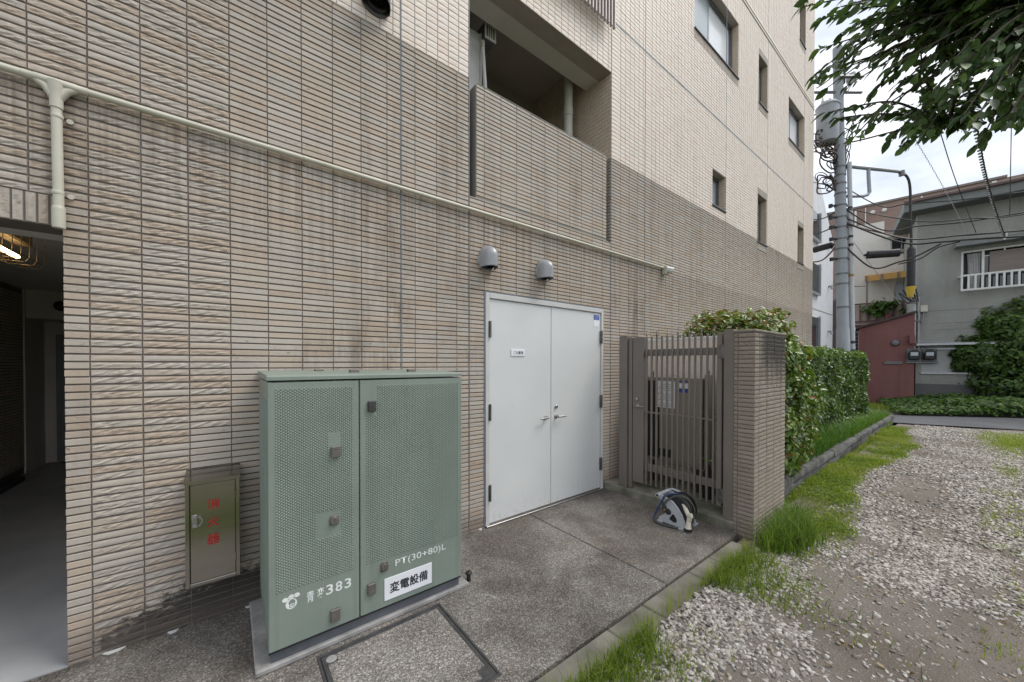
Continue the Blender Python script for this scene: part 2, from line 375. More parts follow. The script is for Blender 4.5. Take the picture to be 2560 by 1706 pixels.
# ------------------------------------------------------------------ helpers: tiles
def minus(rects, holes, mw=.012, mh=.009):
    """axis-aligned rects (u0,u1,v0,v1) minus holes"""
    res = []
    for r in rects:
        cur = [r]
        for h in holes:
            nxt = []
            for (a, b, c, d) in cur:
                if b <= h[0]+1e-6 or a >= h[1]-1e-6 or d <= h[2]+1e-6 or c >= h[3]-1e-6: nxt.append((a, b, c, d)); continue
                lo, hi = max(c, h[2]), min(d, h[3])
                for q in ((a, b, c, h[2]), (a, b, h[3], d), (a, h[0], lo, hi), (h[1], b, lo, hi)):
                    if q[1]-q[0] > mw and q[3]-q[2] > mh: nxt.append(q)
            cur = nxt
        res += cur
    return res
def gridrects(ul, vl, gu, gv):
    return [(a+gu/2, b-gu/2, c+gv/2, d-gv/2) for c, d in zip(vl[:-1], vl[1:]) for a, b in zip(ul[:-1], ul[1:]) if b-a > gu+.012 and d-c > gv+.008]
def lines(a, b, first, pitch):
    l = [a]; k = first
    while k <= a+.004: k += pitch
    while k < b-.004: l.append(k); k += pitch
    return l+[b]
def tile_field(name, rects, o, U, V, N, proud, mat, parent, coarse=.65, kind='stuff', jit=.0012):
    """all rects as bevelled slabs standing proud of plane o,U,V along N"""
    r = np.array(rects, float); n = len(r); o, U, V, N = [np.array(a, float) for a in (o, U, V, N)]
    c = .0018; p = proud+RNG.uniform(-jit, jit, n)
    def ring(du, h):
        return np.stack([o+U*(r[:, a]+sa*du)[:, None]+V*(r[:, b]+sb*du)[:, None]+N*h[:, None] for a, sa, b, sb in ((0, 1, 2, 1), (1, -1, 2, 1), (1, -1, 3, -1), (0, 1, 3, -1))], 1)
    v = np.concatenate([ring(0, p*0-.001), ring(0, p-c), ring(c, p)], 1)
    f = [(8, 9, 10, 11)]
    for i in range(4):
        j = (i+1) % 4; f += [(i, j, 4+j, 4+i), (4+i, 4+j, 8+j, 8+i)]
    f = np.array(f)
    if np.dot(np.cross(U, V), N) < 0: f = f[:, ::-1]
    Fa = f[None]+(np.arange(n)*12)[:, None, None]
    t = RNG.random(n); cs = (RNG.random(n) < coarse)*1.
    return np_mesh(name, v.reshape(-1, 3), Fa.reshape(-1, 4), mat, parent, False, kind, {'tint': np.repeat(t, len(f)), 'coarse': np.repeat(cs, len(f))})
def tile_mesh(w, h, p, tint, coarse, mat, nu=7, nv=3):
    """a single tile slab facing -y, origin at its lower left corner"""
    mb = MB(); rg = random.Random(int(tint*1e6)+int(w*1e4))
    sl = rg.uniform(-.8, .8)
    rough = .0026 if coarse else .0004
    def q(u, v):
        e = (u in (0, 1)) or (v in (0, 1))
        x, z = u*w, v*h; d = p
        if not e: d += rg.uniform(-rough, rough)+rough*.9*math.sin((u*9+v*3*sl)*2.1+tint*40)*(coarse)
        else: d -= .0015
        return (min(max(x, .0012 if e else 0), w-.0012), -d, min(max(z, .0012 if e else 0), h-.0012))
    mb.grid(q, nu, nv)
    k = len(mb.v); mb.v += [(0, .001, 0), (w, .001, 0), (w, .001, h), (0, .001, h)]
    bl, br, tr, tl = 0, nu, nv*(nu+1)+nu, nv*(nu+1)
    mb.f += [(k, k+1, br, bl), (k+1, k+2, tr, br), (k+2, k+3, tl, tr), (k+3, k, bl, tl)]
    me = bpy.data.meshes.new('tile'); me.from_pydata(mb.v, [], mb.f)
    for an, val in (('tint', tint), ('coarse', float(coarse))):
        a = me.attributes.new(an, 'FLOAT', 'FACE'); a.data.foreach_set('value', np.full(len(me.polygons), val, np.float32))
    me.materials.append(mat); me.update(); return me
def screen_area(u0, u1, z0, z1):
    """projected size on the wall plane, to find which tiles show largest"""
    P = Vector(((u0+u1)/2, 0, (z0+z1)/2))-CAM; w = P.dot(Fv)
    if w < .2: return 0
    a, b = P.dot(Rv)/w, P.dot(Uv)/w
    px, py = 1280+907*a, 918-907*b
    if not (-40 < px < 2590 and -30 < py < 1730): return 0
    return (u1-u0)*(z1-z0)/w**3
def text(body, parent, mat, o, U, V, w, h, bold=0., name='lettering', thick=.0006, N=None):
    """raised lettering filling a w x h box whose lower-left corner is o"""
    cu = bpy.data.curves.new('t', 'FONT'); cu.body = body; cu.size = 1; cu.resolution_u = 3; cu.offset = bold
    to = bpy.data.objects.new('t', cu); COL.objects.link(to)
    me = bpy.data.meshes.new_from_object(to.evaluated_get(bpy.context.evaluated_depsgraph_get()))
    bpy.data.objects.remove(to)
    co = np.array([v.co for v in me.vertices]); mn, mxx = co.min(0), co.max(0); U, V = Vector(U).normalized(), Vector(V).normalized(); N = U.cross(V)
    off = base_of(parent)
    for v in me.vertices:
        a = (v.co.x-mn[0])/(mxx[0]-mn[0])*w; b = (v.co.y-mn[1])/(mxx[1]-mn[1])*h
        v.co = Vector(o)+U*a+V*b+N*thick-off
    me.name = name; me.update(); return link(name, me, parent, mat)
WX, WZ = (1, 0, 0), (0, 0, 1)

# ================================================================== SETTING: ground
XA, XB = 3.79, 4.65            # gate line and back wall of the little yard
def struct(name, mb, mat, **k): return obj(name, mb, mat, None, kind='structure', **k)
def ground_mat():
    nb = NB('gravel_dirt'); x, y, z = nb.xyz()
    col = nb.mix(nb.ramp(nb.noise(1.6, None, 6, .62), .38, .62), (.155, .132, .11), (.215, .19, .165))
    col = nb.mix(.55, col, nb.ramp(nb.noise(120, None, 4, .7), .3, .7, (.6,)*3, (1.35,)*3), 'MULTIPLY')
    grit = nb.ramp(nb.voro(70, None), .0, .32, (1,)*3, (0,)*3)
    col = nb.mix(nb.math('MULTIPLY', grit, .35), col, (.4, .375, .35))
    soil = nb.ramp(nb.math('ADD', y, nb.math('MULTIPLY', nb.noise(1.4, None, 4), .7)), -4.1, -3.4, (1,)*3, (0,)*3)
    col = nb.mix(soil, col, (.06, .075, .025))
    nb.bump(nb.math('ADD', nb.noise(60, None, 5, .7), nb.math('MULTIPLY', nb.noise(9, None, 3), 1.5)), .6, .015)
    return nb.done(col, .95, 0, .2)
mb = MB()
def gz(x, y): return -.028+.012*math.sin(x*1.3+y)+.01*math.sin(y*2.1-x*.6)
def gfn(u, v):
    x = -9+u*24.2; y = -1.6-v*10.4
    return (x, y, gz(x, y) if v > 0.001 else -.03)
mb.grid(gfn, 96, 44)
struct('gravel_ground', mb, ground_mat(), smooth=60)
mb = MB().sheet([(-120, -150, -.08), (160, -150, -.08), (160, 90, -.08), (-120, 90, -.08)])
struct('ground', mb, mk('earth', (.12, .12, .07), (.07, .085, .035), 1.2, .95))
# washed aggregate apron, split by an expansion joint at x = 2.5
mb = MB().box(-.68, 2.492, -1.555, .02, -.14, 0, .004); apron = struct('concrete_apron', mb, M_AGG)
mb = MB().box(2.505, 3.775, -1.555, .02, -.14, 0, .004); struct('smooth_apron', mb, M_AGG2)
mb = MB().box(-4.2, -.68, -1.555, .0, -.145, -.006, .003); struct('apron_extension', mb, M_AGG)
mb = MB().box(2.488, 2.509, -1.55, .0, -.15, -.006); struct('expansion_joint', mb, M_IRON)
kerb = thing('kerb', 'low row of grey kerb stones along the apron edge by the grass', 'kerb', (2, -1.65, 0)); kerb['kind'] = 'structure'
kx = [-3.0, -2.4, -1.8, -1.2, -.6, 0, .6, 1.2, 1.8, 2.17, 2.79, 3.14, 3.6]
for a, b in zip(kx[:-1], kx[1:]):
    mb = MB().box(a+.003, b-.003, -1.735, -1.562, -.16, -.012+random.uniform(-.003, .003), .008)
    obj('kerb_stone', mb, M_KERB, kerb)
# passage floor
def floor_mat():
    nb = NB('passage_floor_paint')
    col = nb.mix(nb.ramp(nb.noise(1.3, None, 5, .6), .4, .65), (.3, .31, .32), (.4, .405, .41))
    return nb.done(col, nb.ramp(nb.noise(2, None, 3), .3, .7, (.3,)*3, (.5,)*3), 0, .4)
mb = MB().box(-3.2, -.68, .004, 6.4, -.12, -.002); struct('passage_floor', mb, floor_mat())
# road beyond the gravel
A_H = Vector((22, -1.3, 0)); U_H = Vector((.16, -.987, 0)).normalized(); N_H = Vector((-U_H.y*-1, 0, 0))
N_H = Vector((U_H.y, -U_H.x, 0))          # towards the viewer
def asphalt():
    nb = NB('asphalt'); col = nb.mix(nb.ramp(nb.noise(.8, None, 5), .4, .62), (.075, .077, .084), (.1, .102, .11))
    col = nb.mix(.5, col, nb.ramp(nb.noise(140, None, 3, .7), .3, .7, (.65,)*3, (1.3,)*3), 'MULTIPLY'); nb.bump(nb.noise(160, None, 3), .4, .004)
    return nb.done(col, .8)
mb = MB().sheet([(14.1, 14, -.004), (14.25, -1.45, -.004), (15.2, -3.6, -.004), (17.5, -9, -.004), (21.5, -9, -.004), (18.6, -3.77, -.004), (16.55, -1.44, -.004), (18.2, -.3, -.004), (22, 8, -.004), (22, 14, -.004)])
struct('road', mb, asphalt())
mb = MB().sheet([(16.4, -1.3, .012), (22.5, -1.2, .02), (24, -9, .02), (21.6, -9, .012), (18.66, -3.77, .012), (16.6, -1.44, .012)])
struct('ivy_bed_soil', mb, mk('dark_soil', (.05, .042, .03), (.03, .03, .018), 3, .95))

# ================================================================== APARTMENT BUILDING
bld = thing('apartment_building', 'tall beige tiled apartment building with pale upper floors and small dark windows', 'building', (3, 0, 0))
ZB = 4.25                                            # dark tile below, light tile above
JX = [1.121, 1.772, 3.901, 4.673, 7.35, 9.513, 12.254]   # vertical expansion joints
XEND, XBEG, ZTOP = 13.16, -4.2, 12.9
WIN = {'wide': (6.10, 7.88, 7.16, 8.23), 'b': (8.95, 9.475, 7.195, 8.215), 'c': (10.94, 12.23, 7.18, 8.215),
       'd': (6.795, 7.335, 4.43, 5.07), 'e': (8.945, 9.48, 4.215, 5.24), 'f': (11.745, 12.26, 4.262, 5.23), 'g': (11.77, 12.285, 10.06, 11.2),
       'h': (8.95, 9.475, 10.06, 11.2), 'i': (2.15, 3.76, 6.12, 7.3)}
DOOR = (1.935, 3.757, -.2, 2.305)
PASS = (XBEG-.1, -.683, -.2, 2.306)
RECESS = (1.772, 3.901, 3.165, 5.345)
holesw = [tuple(w) for w in WIN.values()]
big = minus([(XBEG, XEND, -.15, ZTOP)], [DOOR, PASS, RECESS]+holesw)
def slabs(rs, y0, y1):
    m = MB()
    for a, b, c, d in rs: m.box(a, b, y0, y1, c, d)
    return m
lowr = [(a, b, c, min(d, ZB)) for a, b, c, d in big if c < ZB-.001]; higr = [(a, b, max(c, ZB), d) for a, b, c, d in big if d > ZB+.001]
wall = obj('wall', slabs(lowr, .0075, .2), M_JOINT, bld)
hwall = obj('upper_wall', slabs(higr, .0055, .2), M_LJOINT, bld)
# dark tiles: courses 40.7 mm, columns 200 mm
zl = [.0-.0]+[.017+.0407*k for k in range(1, 104)]; zl = [-.02, .017]+[.017+.0407*k for k in range(1, 104)]
zl = [z for z in zl if z < ZB-.02]+[ZB-.003]
segs = [(XBEG, 1.117, -.594-18*.2, .2), (1.125, 1.768, 1.242, .1995), (1.776, 3.897, 1.94, .1987), (3.905, 4.669, 4.095, .1995), (4.677, 7.346, 4.841, .199), (7.354, 9.509, 7.52, .199), (9.517, 12.25, 9.69, .199), (12.258, XEND, 12.43, .199)]
dark = []
for a, b, f, p in segs: dark += gridrects(lines(a, b, f, p), zl, .0052, .0088)
PAR = (1.85, 3.806, 3.165, 4.245)                    # tiled balcony parapet, flush with the wall
soldier = (XBEG, -.683, 2.2, 2.463)
dark = minus(dark, [DOOR, PASS, RECESS, soldier]+[(w[0]-.005, w[1]+.005, w[2]-.17, w[3]+.14) if k in 'def' else w for k, w in WIN.items()])
parr = []
for r in gridrects(lines(PAR[0], PAR[1], 1.94, .1987), [z for z in zl if PAR[2] < z < PAR[3]]+[PAR[3]], .0052, .0088): parr.append(r)
def hidden(r):        # behind the transformer cabinet
    return .1 < (r[0]+r[1])/2 < 1.0 and r[3] < 1.3 or -.2 < r[0] < -.0 and .35 < r[2] < .9
cand = sorted(dark+parr, key=lambda r: -screen_area(*r) if not hidden(r) else 0)
cand = [(a+q1, b+q1, c+q2, d+q2) for (a, b, c, d), q1, q2 in zip(cand, RNG.normal(0, .0007, len(cand)), RNG.normal(0, .0005, len(cand)))]
near, rest = cand[:300], cand[300:]
variants = {}
for r in near:
    w, h = r[1]-r[0], r[3]-r[2]; full = abs(w-.1948) < .0016 and abs(h-.0319) < .001
    key = random.randrange(40) if full else ('c', round(w, 3), round(h, 3), random.randrange(3))
    if key not in variants: variants[key] = tile_mesh(w, h, .0065, random.random(), random.random() < .68, M_TILE)
    o = link('tile', variants[key], wall); o.location = Vector((r[0], .0075+random.uniform(-.001, .001), r[2]))-base_of(wall)
tile_field('tile_field', rest, (0, .0075, 0), WX, WZ, (0, -1, 0), .0068, M_TILE, wall)
# light tiles 105 x 52.7 mm
zlu = [ZB+.003]+[4.291+.0527*k for k in range(0, 200) if 4.291+.0527*k < ZTOP]
zlu = [z for z in zlu if not (6.0 < z < 6.04) and not (8.79 < z < 8.93)]
zlo = [z for z in zlu if z < 6.0]+[6.01]; zmid = [6.035]+[z for z in zlu if 6.06 < z < 8.78]+[8.795]; zhi = [8.925]+[z for z in zlu if z > 8.95]
light = []
for a, b, f, p in segs:
    ul = lines(a, b, f, p/2*1.053 if False else .105)
    for zz in (zlo, zmid, zhi): light += gridrects(ul, zz, .006, .006)
bands = [(w[0]-.005, w[1]+.005, w[2]-.155, w[3]+(.135 if k in 'befh' else 0)) for k, w in WIN.items()]
bands = [b if k not in ('d', 'i') else (WIN[k][0], WIN[k][1], WIN[k][2]-.03, WIN[k][3]) for k, b in zip(WIN, bands)]
light = minus(light, [RECESS]+bands)
cand = sorted(light, key=lambda r: -screen_area(*r)); nearl, restl = cand[:300], cand[300:]
variants = {}
for r in nearl:
    w, h = r[1]-r[0], r[3]-r[2]; key = (round(w, 3), round(h, 3), random.randrange(8))
    if key not in variants: variants[key] = tile_mesh(w, h, .005, random.random(), 0, M_LTILE, 2, 2)
    o = link('light_tile', variants[key], hwall); o.location = Vector((r[0], .0055+random.uniform(-.0007, .0007), r[2]))-base_of(hwall)
tile_field('light_tile_field', restl, (0, .0055, 0), WX, WZ, (0, -1, 0), .005, M_LTILE, hwall, 0)
# joint strips
for x in JX:
    z1 = ZTOP
    for c, d in minus([(x-.004, x+.004, 0, ZTOP)], [RECESS], .001, .01) and [(q[2], q[3]) for q in minus([(x-.004, x+.004, 0, ZTOP)], [RECESS], .001, .01)]:
        obj('sealant_joint', MB().box(x-.0038, x+.0038, .0, .009, c, d), M_SEAL, wall)
obj('floor_line', MB().box(3.905, XEND, .001, .01, 6.012, 6.033), M_SEAL, hwall)
cb = MB().box(1.776, XEND, -.012, .006, 8.80, 8.835, .003).box(1.776, XEND, -.012, .006, 8.875, 8.92, .003).box(1.776, XEND, .002, .0055, 8.835, 8.875)
obj('string_course', cb, M_LTILE, hwall)
# soldier course over the passage, each tile a piece
sx = -.69
while sx > XBEG:
    me = tile_mesh(.0335, .148, .0065, random.random(), 1, M_TILE, 3, 6); o = link('soldier_tile', me, wall)
    o.location = Vector((sx-.0335, .0075, 2.310))-base_of(wall); sx -= .0407
# returns: right cheek of the recess, passage jamb, corner end of the building
ch = []
ch += gridrects(lines(.0, .95, .052, .0528), [z for z in zlo if z > ZB]+[], .006, .006)
obj('recess_cheek', MB().box(3.9015, 4.02, .2, 2.2, 3.165, 6.3).box(3.9015, 4.02, .009, .2, 3.165, 5.6), M_RENDER, bld)
tile_field('cheek_tiles', gridrects(lines(.003, 1.6, .052, .0528), [z for z in zlo if z > ZB and z < 5.35]+[5.4, 5.45, 5.5, 5.55, 5.6, 5.65, 5.7, 5.75, 5.8], .006, .006), (3.901, .0, 0), (0, 1, 0), WZ, (-1, 0, 0), .005, M_JAMB, bld, 0)
tile_field('cheek_tiles', gridrects(lines(.003, .35, .1, .1), [z for z in zl if 3.17 < z < ZB]+[ZB], .006, .0088), (3.901, .0, 0), (0, 1, 0), WZ, (-1, 0, 0), .0065, M_TILE, bld)
obj('end_wall', MB().box(XEND-.15, XEND-.001, .2, 9, 0, ZTOP), M_LTILE, bld)
# balcony recess
obj('balcony_floor', MB().box(1.772, 3.9, .2, 2.3, 3.0, 3.162).box(1.772, 3.9, .009, .2, 3.1, 3.163), M_RENDER, bld)
obj('parapet', MB().box(PAR[0], PAR[1], .0075, .135, PAR[2]-.003, 4.243).box(PAR[0]+.01, PAR[1], -.002, .14, 4.2435, 4.252, .002), M_RENDER, bld)
obj('balcony_lip', MB().box(1.5, 3.9, .02, .423, 5.352, 5.9), M_SOFFIT, bld)
obj('lip_groove', MB().box(1.5, 3.9, .075, .095, 5.348, 5.354), M_SEAL, bld)
tile_field('soffit_tiles', [(a, b, .004, .06) for a, b, _, _ in gridrects(lines(1.776, 3.897, 1.94, .105), [0, 1], .006, 0)], (0, 0, 5.352), WX, (0, 1, 0), (0, 0, -1), .006, M_JAMB, bld, 0, None)
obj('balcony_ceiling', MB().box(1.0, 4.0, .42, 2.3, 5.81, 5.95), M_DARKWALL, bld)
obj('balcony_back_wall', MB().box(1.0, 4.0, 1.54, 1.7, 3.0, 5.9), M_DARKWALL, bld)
obj('balcony_inner_wall', MB().box(1.60, 1.7715, .2, 1.6, 3.0, 5.9), M_RENDER, bld)
obj('partition_board', MB().box(1.78, 2.265, .58, .61, 3.2, 5.34, .002).box(2.265, 2.283, .57, .615, 3.2, 5.35), M_CAMW, bld)
# windows: frame, panes, sill course, side reveal tiles
def window(k, panes, frost=(), band=True, sill=True):
    x0, x1, z0, z1 = WIN[k]
    w = obj('window', MB().box(x0, x1, .205, .215, z0, z1), M_ALU, bld)
    D = .15
    fr = MB(); t = .035
    fr.box(x0+.002, x0+t, D-.03, D+.03, z0+.01, z1).box(x1-t, x1-.002, D-.03, D+.03, z0+.01, z1).box(x0+t, x1-t, D-.03, D+.03, z1-t, z1).box(x0+t, x1-t, D-.035, D+.03, z0+.01, z0+.05)
    obj('frame', fr, M_ALU, w)
    n = len(panes)-1
    for i in range(n):
        a, b = x0+t+(x1-x0-2*t)*panes[i], x0+t+(x1-x0-2*t)*panes[i+1]
        s = MB().box(a, a+.03, D-.012+.016*(i % 2), D+.005+.016*(i % 2), z0+.05, z1-t).box(b-.03, b, D-.012+.016*(i % 2), D+.005+.016*(i % 2), z0+.05, z1-t).box(a+.03, b-.03, D-.012+.016*(i % 2), D+.005+.016*(i % 2), z0+.05, z0+.085).box(a+.03, b-.03, D-.012+.016*(i % 2), D+.005+.016*(i % 2), z1-t-.03, z1-t)
        obj('sash', s, M_LALU, w)
        obj('pane', MB().box(a+.03, b-.03, D-.003+.016*(i % 2), D+.002+.016*(i % 2), z0+.085, z1-t-.03), M_FROST if i in frost else (M_SKYPANE if k in 'widec' and len(panes) > 2 else M_GLASS), w)
    if sill: obj('sill', MB().box(x0-.012, x1+.012, -.022, D, z0-.012, z0+.008, .003), M_ALU, w)
    # tiled right and left reveals
    zz = [z0+.01]+[q for q in zlu if z0+.03 < q < z1-.01]+[z1]
    rv = gridrects([.0, .05, .103, D-.028], zz, .005, .006)
    tile_field('reveal_tiles', rv, (x1, 0, 0), (0, 1, 0), WZ, (-1, 0, 0), .004, M_JAMB, w, 0)
    obj('reveal', MB().box(x1-.0005, x1+.05, .009, .2, z0, z1).box(x0-.05, x0+.0005, .009, .2, z0, z1).box(x0, x1, .009, .2, z1-.0005, z1+.05), M_LJOINT, w)
    if band and k not in ('d', 'i'):
        rs = gridrects(lines(x0-.003, x1+.003, x0+.04, .0525), [z0-.152, z0-.014], .006, .004)
        tile_field('sill_course', rs, (0, .0055, 0), WX, WZ, (0, -1, 0), .006, M_TILE, w, .3, None)
        if k in 'befh':
            rs = gridrects(lines(x0-.003, x1+.003, x0+.04, .0525), [z1+.003, z1+.132], .006, .004)
            tile_field('head_course', rs, (0, .0055, 0), WX, WZ, (0, -1, 0), .006, M_TILE, w, .3, None)
window('wide', [0, .47, 1], (0,)); window('b', [0, 1]); window('c', [0, .5, 1], (0,)); window('d', [0, .55, 1], (0, 1))
for k in 'efgh': window(k, [0, 1])
window('i', [0, .5, 1], (1,))
# window grille above the recess
gr = obj('window_grille', MB().box(2.02, 3.84, -.075, -.055, 6.0, 6.03).box(2.02, 3.84, -.075, -.055, 7.2, 7.23), M_BRONZE, bld)
for k in range(31): 
    x = 3.823-.06*k
    obj('bar', MB().box(x-.011, x+.011, -.112, -.076, 5.79, 7.35, .003), mk('grille_bar', (.4, .34, .32), (.33, .28, .265), 4, .4) if k == 0 else bpy.data.materials['grille_bar'], gr)
# double steel door
dx0, dx1, dz1 = 1.952, 3.742, 2.285
fr = MB()
fr.box(dx0, dx0+.045, -.012, .09, .0, dz1, .003).box(dx1-.04, dx1, -.012, .09, .0, dz1, .003).box(dx0+.045, dx1-.04, -.012, .09, dz1-.052, dz1, .003)
dfr = obj('door_frame', fr, M_WFRAME, bld)
obj('caulk', MB().box(dx0-.017, dx0-.001, -.001, .01, 0, dz1+.017).box(dx1+.001, dx1+.014, -.001, .01, 0, dz1+.017).box(dx0, dx1, -.001, .01, dz1+.001, dz1+.016), M_SEAL, dfr)
obj('threshold', MB().box(dx0, dx1, -.03, .06, -.0, .016, .003).box(dx0+.01, dx1-.01, .012, .06, .016, .024), M_STEEL, dfr)
XM = 2.838
def leafdoor(x0, x1, lab):
    d = obj('door', MB().box(x0, x1, .004, .045, .027, dz1-.056, .003), M_WHITE, bld, label=lab); return d
dl = leafdoor(dx0+.049, XM-.0035, 'left white steel door leaf with small name plate'); dr = leafdoor(XM+.0035, dx1-.044, 'right white steel door leaf with lock')
for d, x in ((dl, dx0+.047), (dr, dx1-.042)):
    for z in (1.93, 1.12, .33):
        h = MB().tube([(x, -.02, z-.08), (x, -.02, z-.005)], .011, 10).tube([(x, -.02, z+.003), (x, -.02, z+.08)], .011, 10).box(x-.018, x+.018, -.014, .004, z-.078, z+.078, .002)
        obj('hinge', h, M_HINGE, d, 40)
def lever(x, z, dirx, door):
    m = MB().lathe([(.026, 0), (.026, .006), (.02, .01), (.012, .012), (.011, .05)], (x, .004, z), (0, -1, 0), 20)
    m.tube([(x, -.045, z), (x+dirx*.02, -.05, z), (x+dirx*.115, -.05, z)], [.011, .0105, .009], 10)
    obj('handle', m, M_STEEL, door, 40)
lever(XM-.085, 1.0, 1 if False else -1, dl); lever(XM+.075, 1.0, 1, dr)
obj('lock', MB().lathe([(.021, 0), (.021, .012), (.015, .017), (.014, .02)], (XM+.075, .004, 1.11), (0, -1, 0), 20), M_STEEL, dr, 40)
ns = thing('name_plate', 'small white name plate lettered in Japanese on the left door leaf', 'sign', (2.36, 0, 1.71))
obj('plate', MB().box(2.268, 2.452, -.004, .0035, 1.675, 1.742, .001), M_PLATE, ns)
text('ごみ置場', ns, M_INK, (2.297, -.0042, 1.691), WX, WZ, .128, .034, .012)
st = thing('security_sticker', 'small blue and white sticker in the top corner of the right door leaf', 'sticker', (3.62, 0, 2.1))
obj('white_field', MB().box(3.567, 3.671, .0018, .0034, 2.058, 2.1395), M_PLATE, st); obj('blue_field', MB().box(3.567, 3.671, .0015, .0034, 2.14, 2.2), M_BLUE, st)
text('CSP', st, mk('sticker_print', (.45, .55, .8), None, 9, .5), (3.58, .0014, 2.16), WX, WZ, .075, .03)
obj('underline', MB().box(3.58, 3.655, .0012, .0015, 2.149, 2.153), bpy.data.materials['sticker_print'], st)

# passage interior
pas = MB().box(-2.55, -2.35, .2, 5.52, 0, 2.9)
obj('passage_wall', pas, M_JOINT, bld)
pr = gridrects(lines(.3, 5.5, .4, .2), [.1+.0407*k for k in range(62)], .0052, .0088)
tile_field('passage_tiles', pr, (-2.35, 0, 0), (0, 1, 0), WZ, (1, 0, 0), .006, M_TILE, bld)
obj('passage_side_wall', MB().box(-.683, -.5, .2, 6.4, 0, 2.9), M_RENDER, bld)
obj('passage_ceiling', MB().box(-4.2, -.684, .01, .36, 2.309, 2.4).box(-4.2, -.5, .36, 6.6, 2.66, 2.75), M_CAMW, bld)
obj('passage_back_wall', MB().box(-3.2, -2.33, 5.5, 6.4, 0, 2.75).box(-2.35, -.5, 6.2, 6.4, 0, 2.75).box(-2.35, -.5, 5.55, 6.2, 2.25, 2.7), M_SOFFIT, bld)
pd = obj('service_door', MB().box(-2.2, -1.35, 6.14, 6.19, .02, 2.05, .004), M_ALU, bld)
obj('kick_plate', MB().box(-2.1, -1.45, 6.13, 6.139, .12, .2), M_STEEL, pd)
obj('panel_line', MB().box(-2.1, -1.45, 6.134, 6.139, 1.1, 1.12).box(-2.1, -1.45, 6.134, 6.139, 1.85, 1.93), M_HINGE, pd)
obj('passage_curb', MB().box(-2.34, -2.2, .5, 5.0, 0, .07, .01), M_BLACK, bld)

for k, (x, w_) in enumerate(((-.56, .09), (-.30, .05), (.07, .045), (1.87, .04))):
    obj('mortar_smear', MB().prism([(x, -.002, .001), (x+w_*.3, -.026, .001), (x+w_*.8, -.02, .001), (x+w_, -.002, .001)], (0, 0, .006)), M_CAMW, bld)

# ================================================================== THINGS ON THE WALL
cp = thing('conduit_pipe', 'long cream plastic conduit running across the tiled wall to a camera', 'pipe', (2, -.03, 3.03))
YC = -.026
obj('run', MB().tube([(-4.2, YC, 3.028), (-.76, YC, 3.028)], .0175, 14).tube([(-.62, YC, 3.029), (5.13, YC, 3.029)], .0165, 14), M_PIPE, cp, 40)
tee = MB().tube([(-.8, YC, 3.028), (-.765, YC, 3.028), (-.763, YC, 3.028), (-.625, YC, 3.028), (-.623, YC, 3.028), (-.585, YC, 3.028)], [.02, .02, .0215, .0215, .02, .02], 16)
tee.tube([(-.694, YC, 3.03), (-.694, YC, 2.985), (-.694, YC, 2.965), (-.694, YC, 2.90)], [.034, .028, .0245, .0235], 16)
tee.tube([(-.765, YC, 3.022), (-.73, YC, 3.0), (-.70, YC, 2.95)], [.015, .018, .019], 12).tube([(-.623, YC, 3.022), (-.658, YC, 3.0), (-.688, YC, 2.95)], [.015, .018, .019], 12)
obj('tee', tee, M_PIPE, cp, 60)
obj('drop', MB().tube([(-.694, YC, 2.93), (-.69, YC, 2.4)], .0195, 14), M_PIPE, cp, 40)
obj('socket', MB().tube([(-.69, YC, 2.385), (-.69, YC, 2.395), (-.69, YC, 2.40)], [.0235, .0235, .021], 14).tube([(-.69, YC, 2.29), (-.69, YC, 2.3), (-.69, YC, 2.385)], [.0225, .024, .024], 14), M_PIPE, cp, 40)
for z in (2.86, 2.47):
    obj('clamp', MB().lathe([(.021, -.009), (.022, -.006), (.022, .006), (.021, .009)], (-.692, YC, z), (0, 0, 1), 18).lathe([(.013, 0), (.013, .008)], (-.652, -.004, z-.004), (0, -1, 0), 12), M_PIPE, cp, 40)
for x in (.42, 1.3, 2.3, 3.3, 4.3, 4.95):
    obj('clamp', MB().lathe([(.0175, -.009), (.0187, -.006), (.0187, .006), (.0175, .009)], (x, YC, 3.029), (1, 0, 0), 18).box(x-.009, x+.009, -.012, 0, 3.0, 3.012), M_PIPE, cp, 40)
cc = thing('security_camera', 'small white bullet camera at the right end of the conduit', 'camera', (5.17, -.05, 3.0))
obj('mount_box', MB().box(5.12, 5.2, -.075, .0, 2.93, 3.06, .008), M_PIPE, cc, 30)
cdx = Vector((.62, -.72, -.22)).normalized(); c0 = Vector((5.18, -.07, 3.0))
obj('housing', MB().lathe([(.03, -.03), (.04, -.02), (.042, .0), (.042, .035), (.046, .038), (.046, .06), (.042, .065), (.036, .065)], c0, cdx, 20), M_CAMW, cc, 40)
obj('lens', MB().lathe([(.036, .06), (.034, .066), (.02, .068), (.016, .063)], c0, cdx, 20), M_BLACK, cc, 40)
obj('sunshade', MB().grid(lambda u, v: c0+cdx*(-.02+u*.1)+(Vector((.76, .65, 0))*math.cos(R(20+140*v))+Vector((0, 0, 1))*math.sin(R(20+140*v)))*.048, 2, 12), M_CAMW, cc, 60)
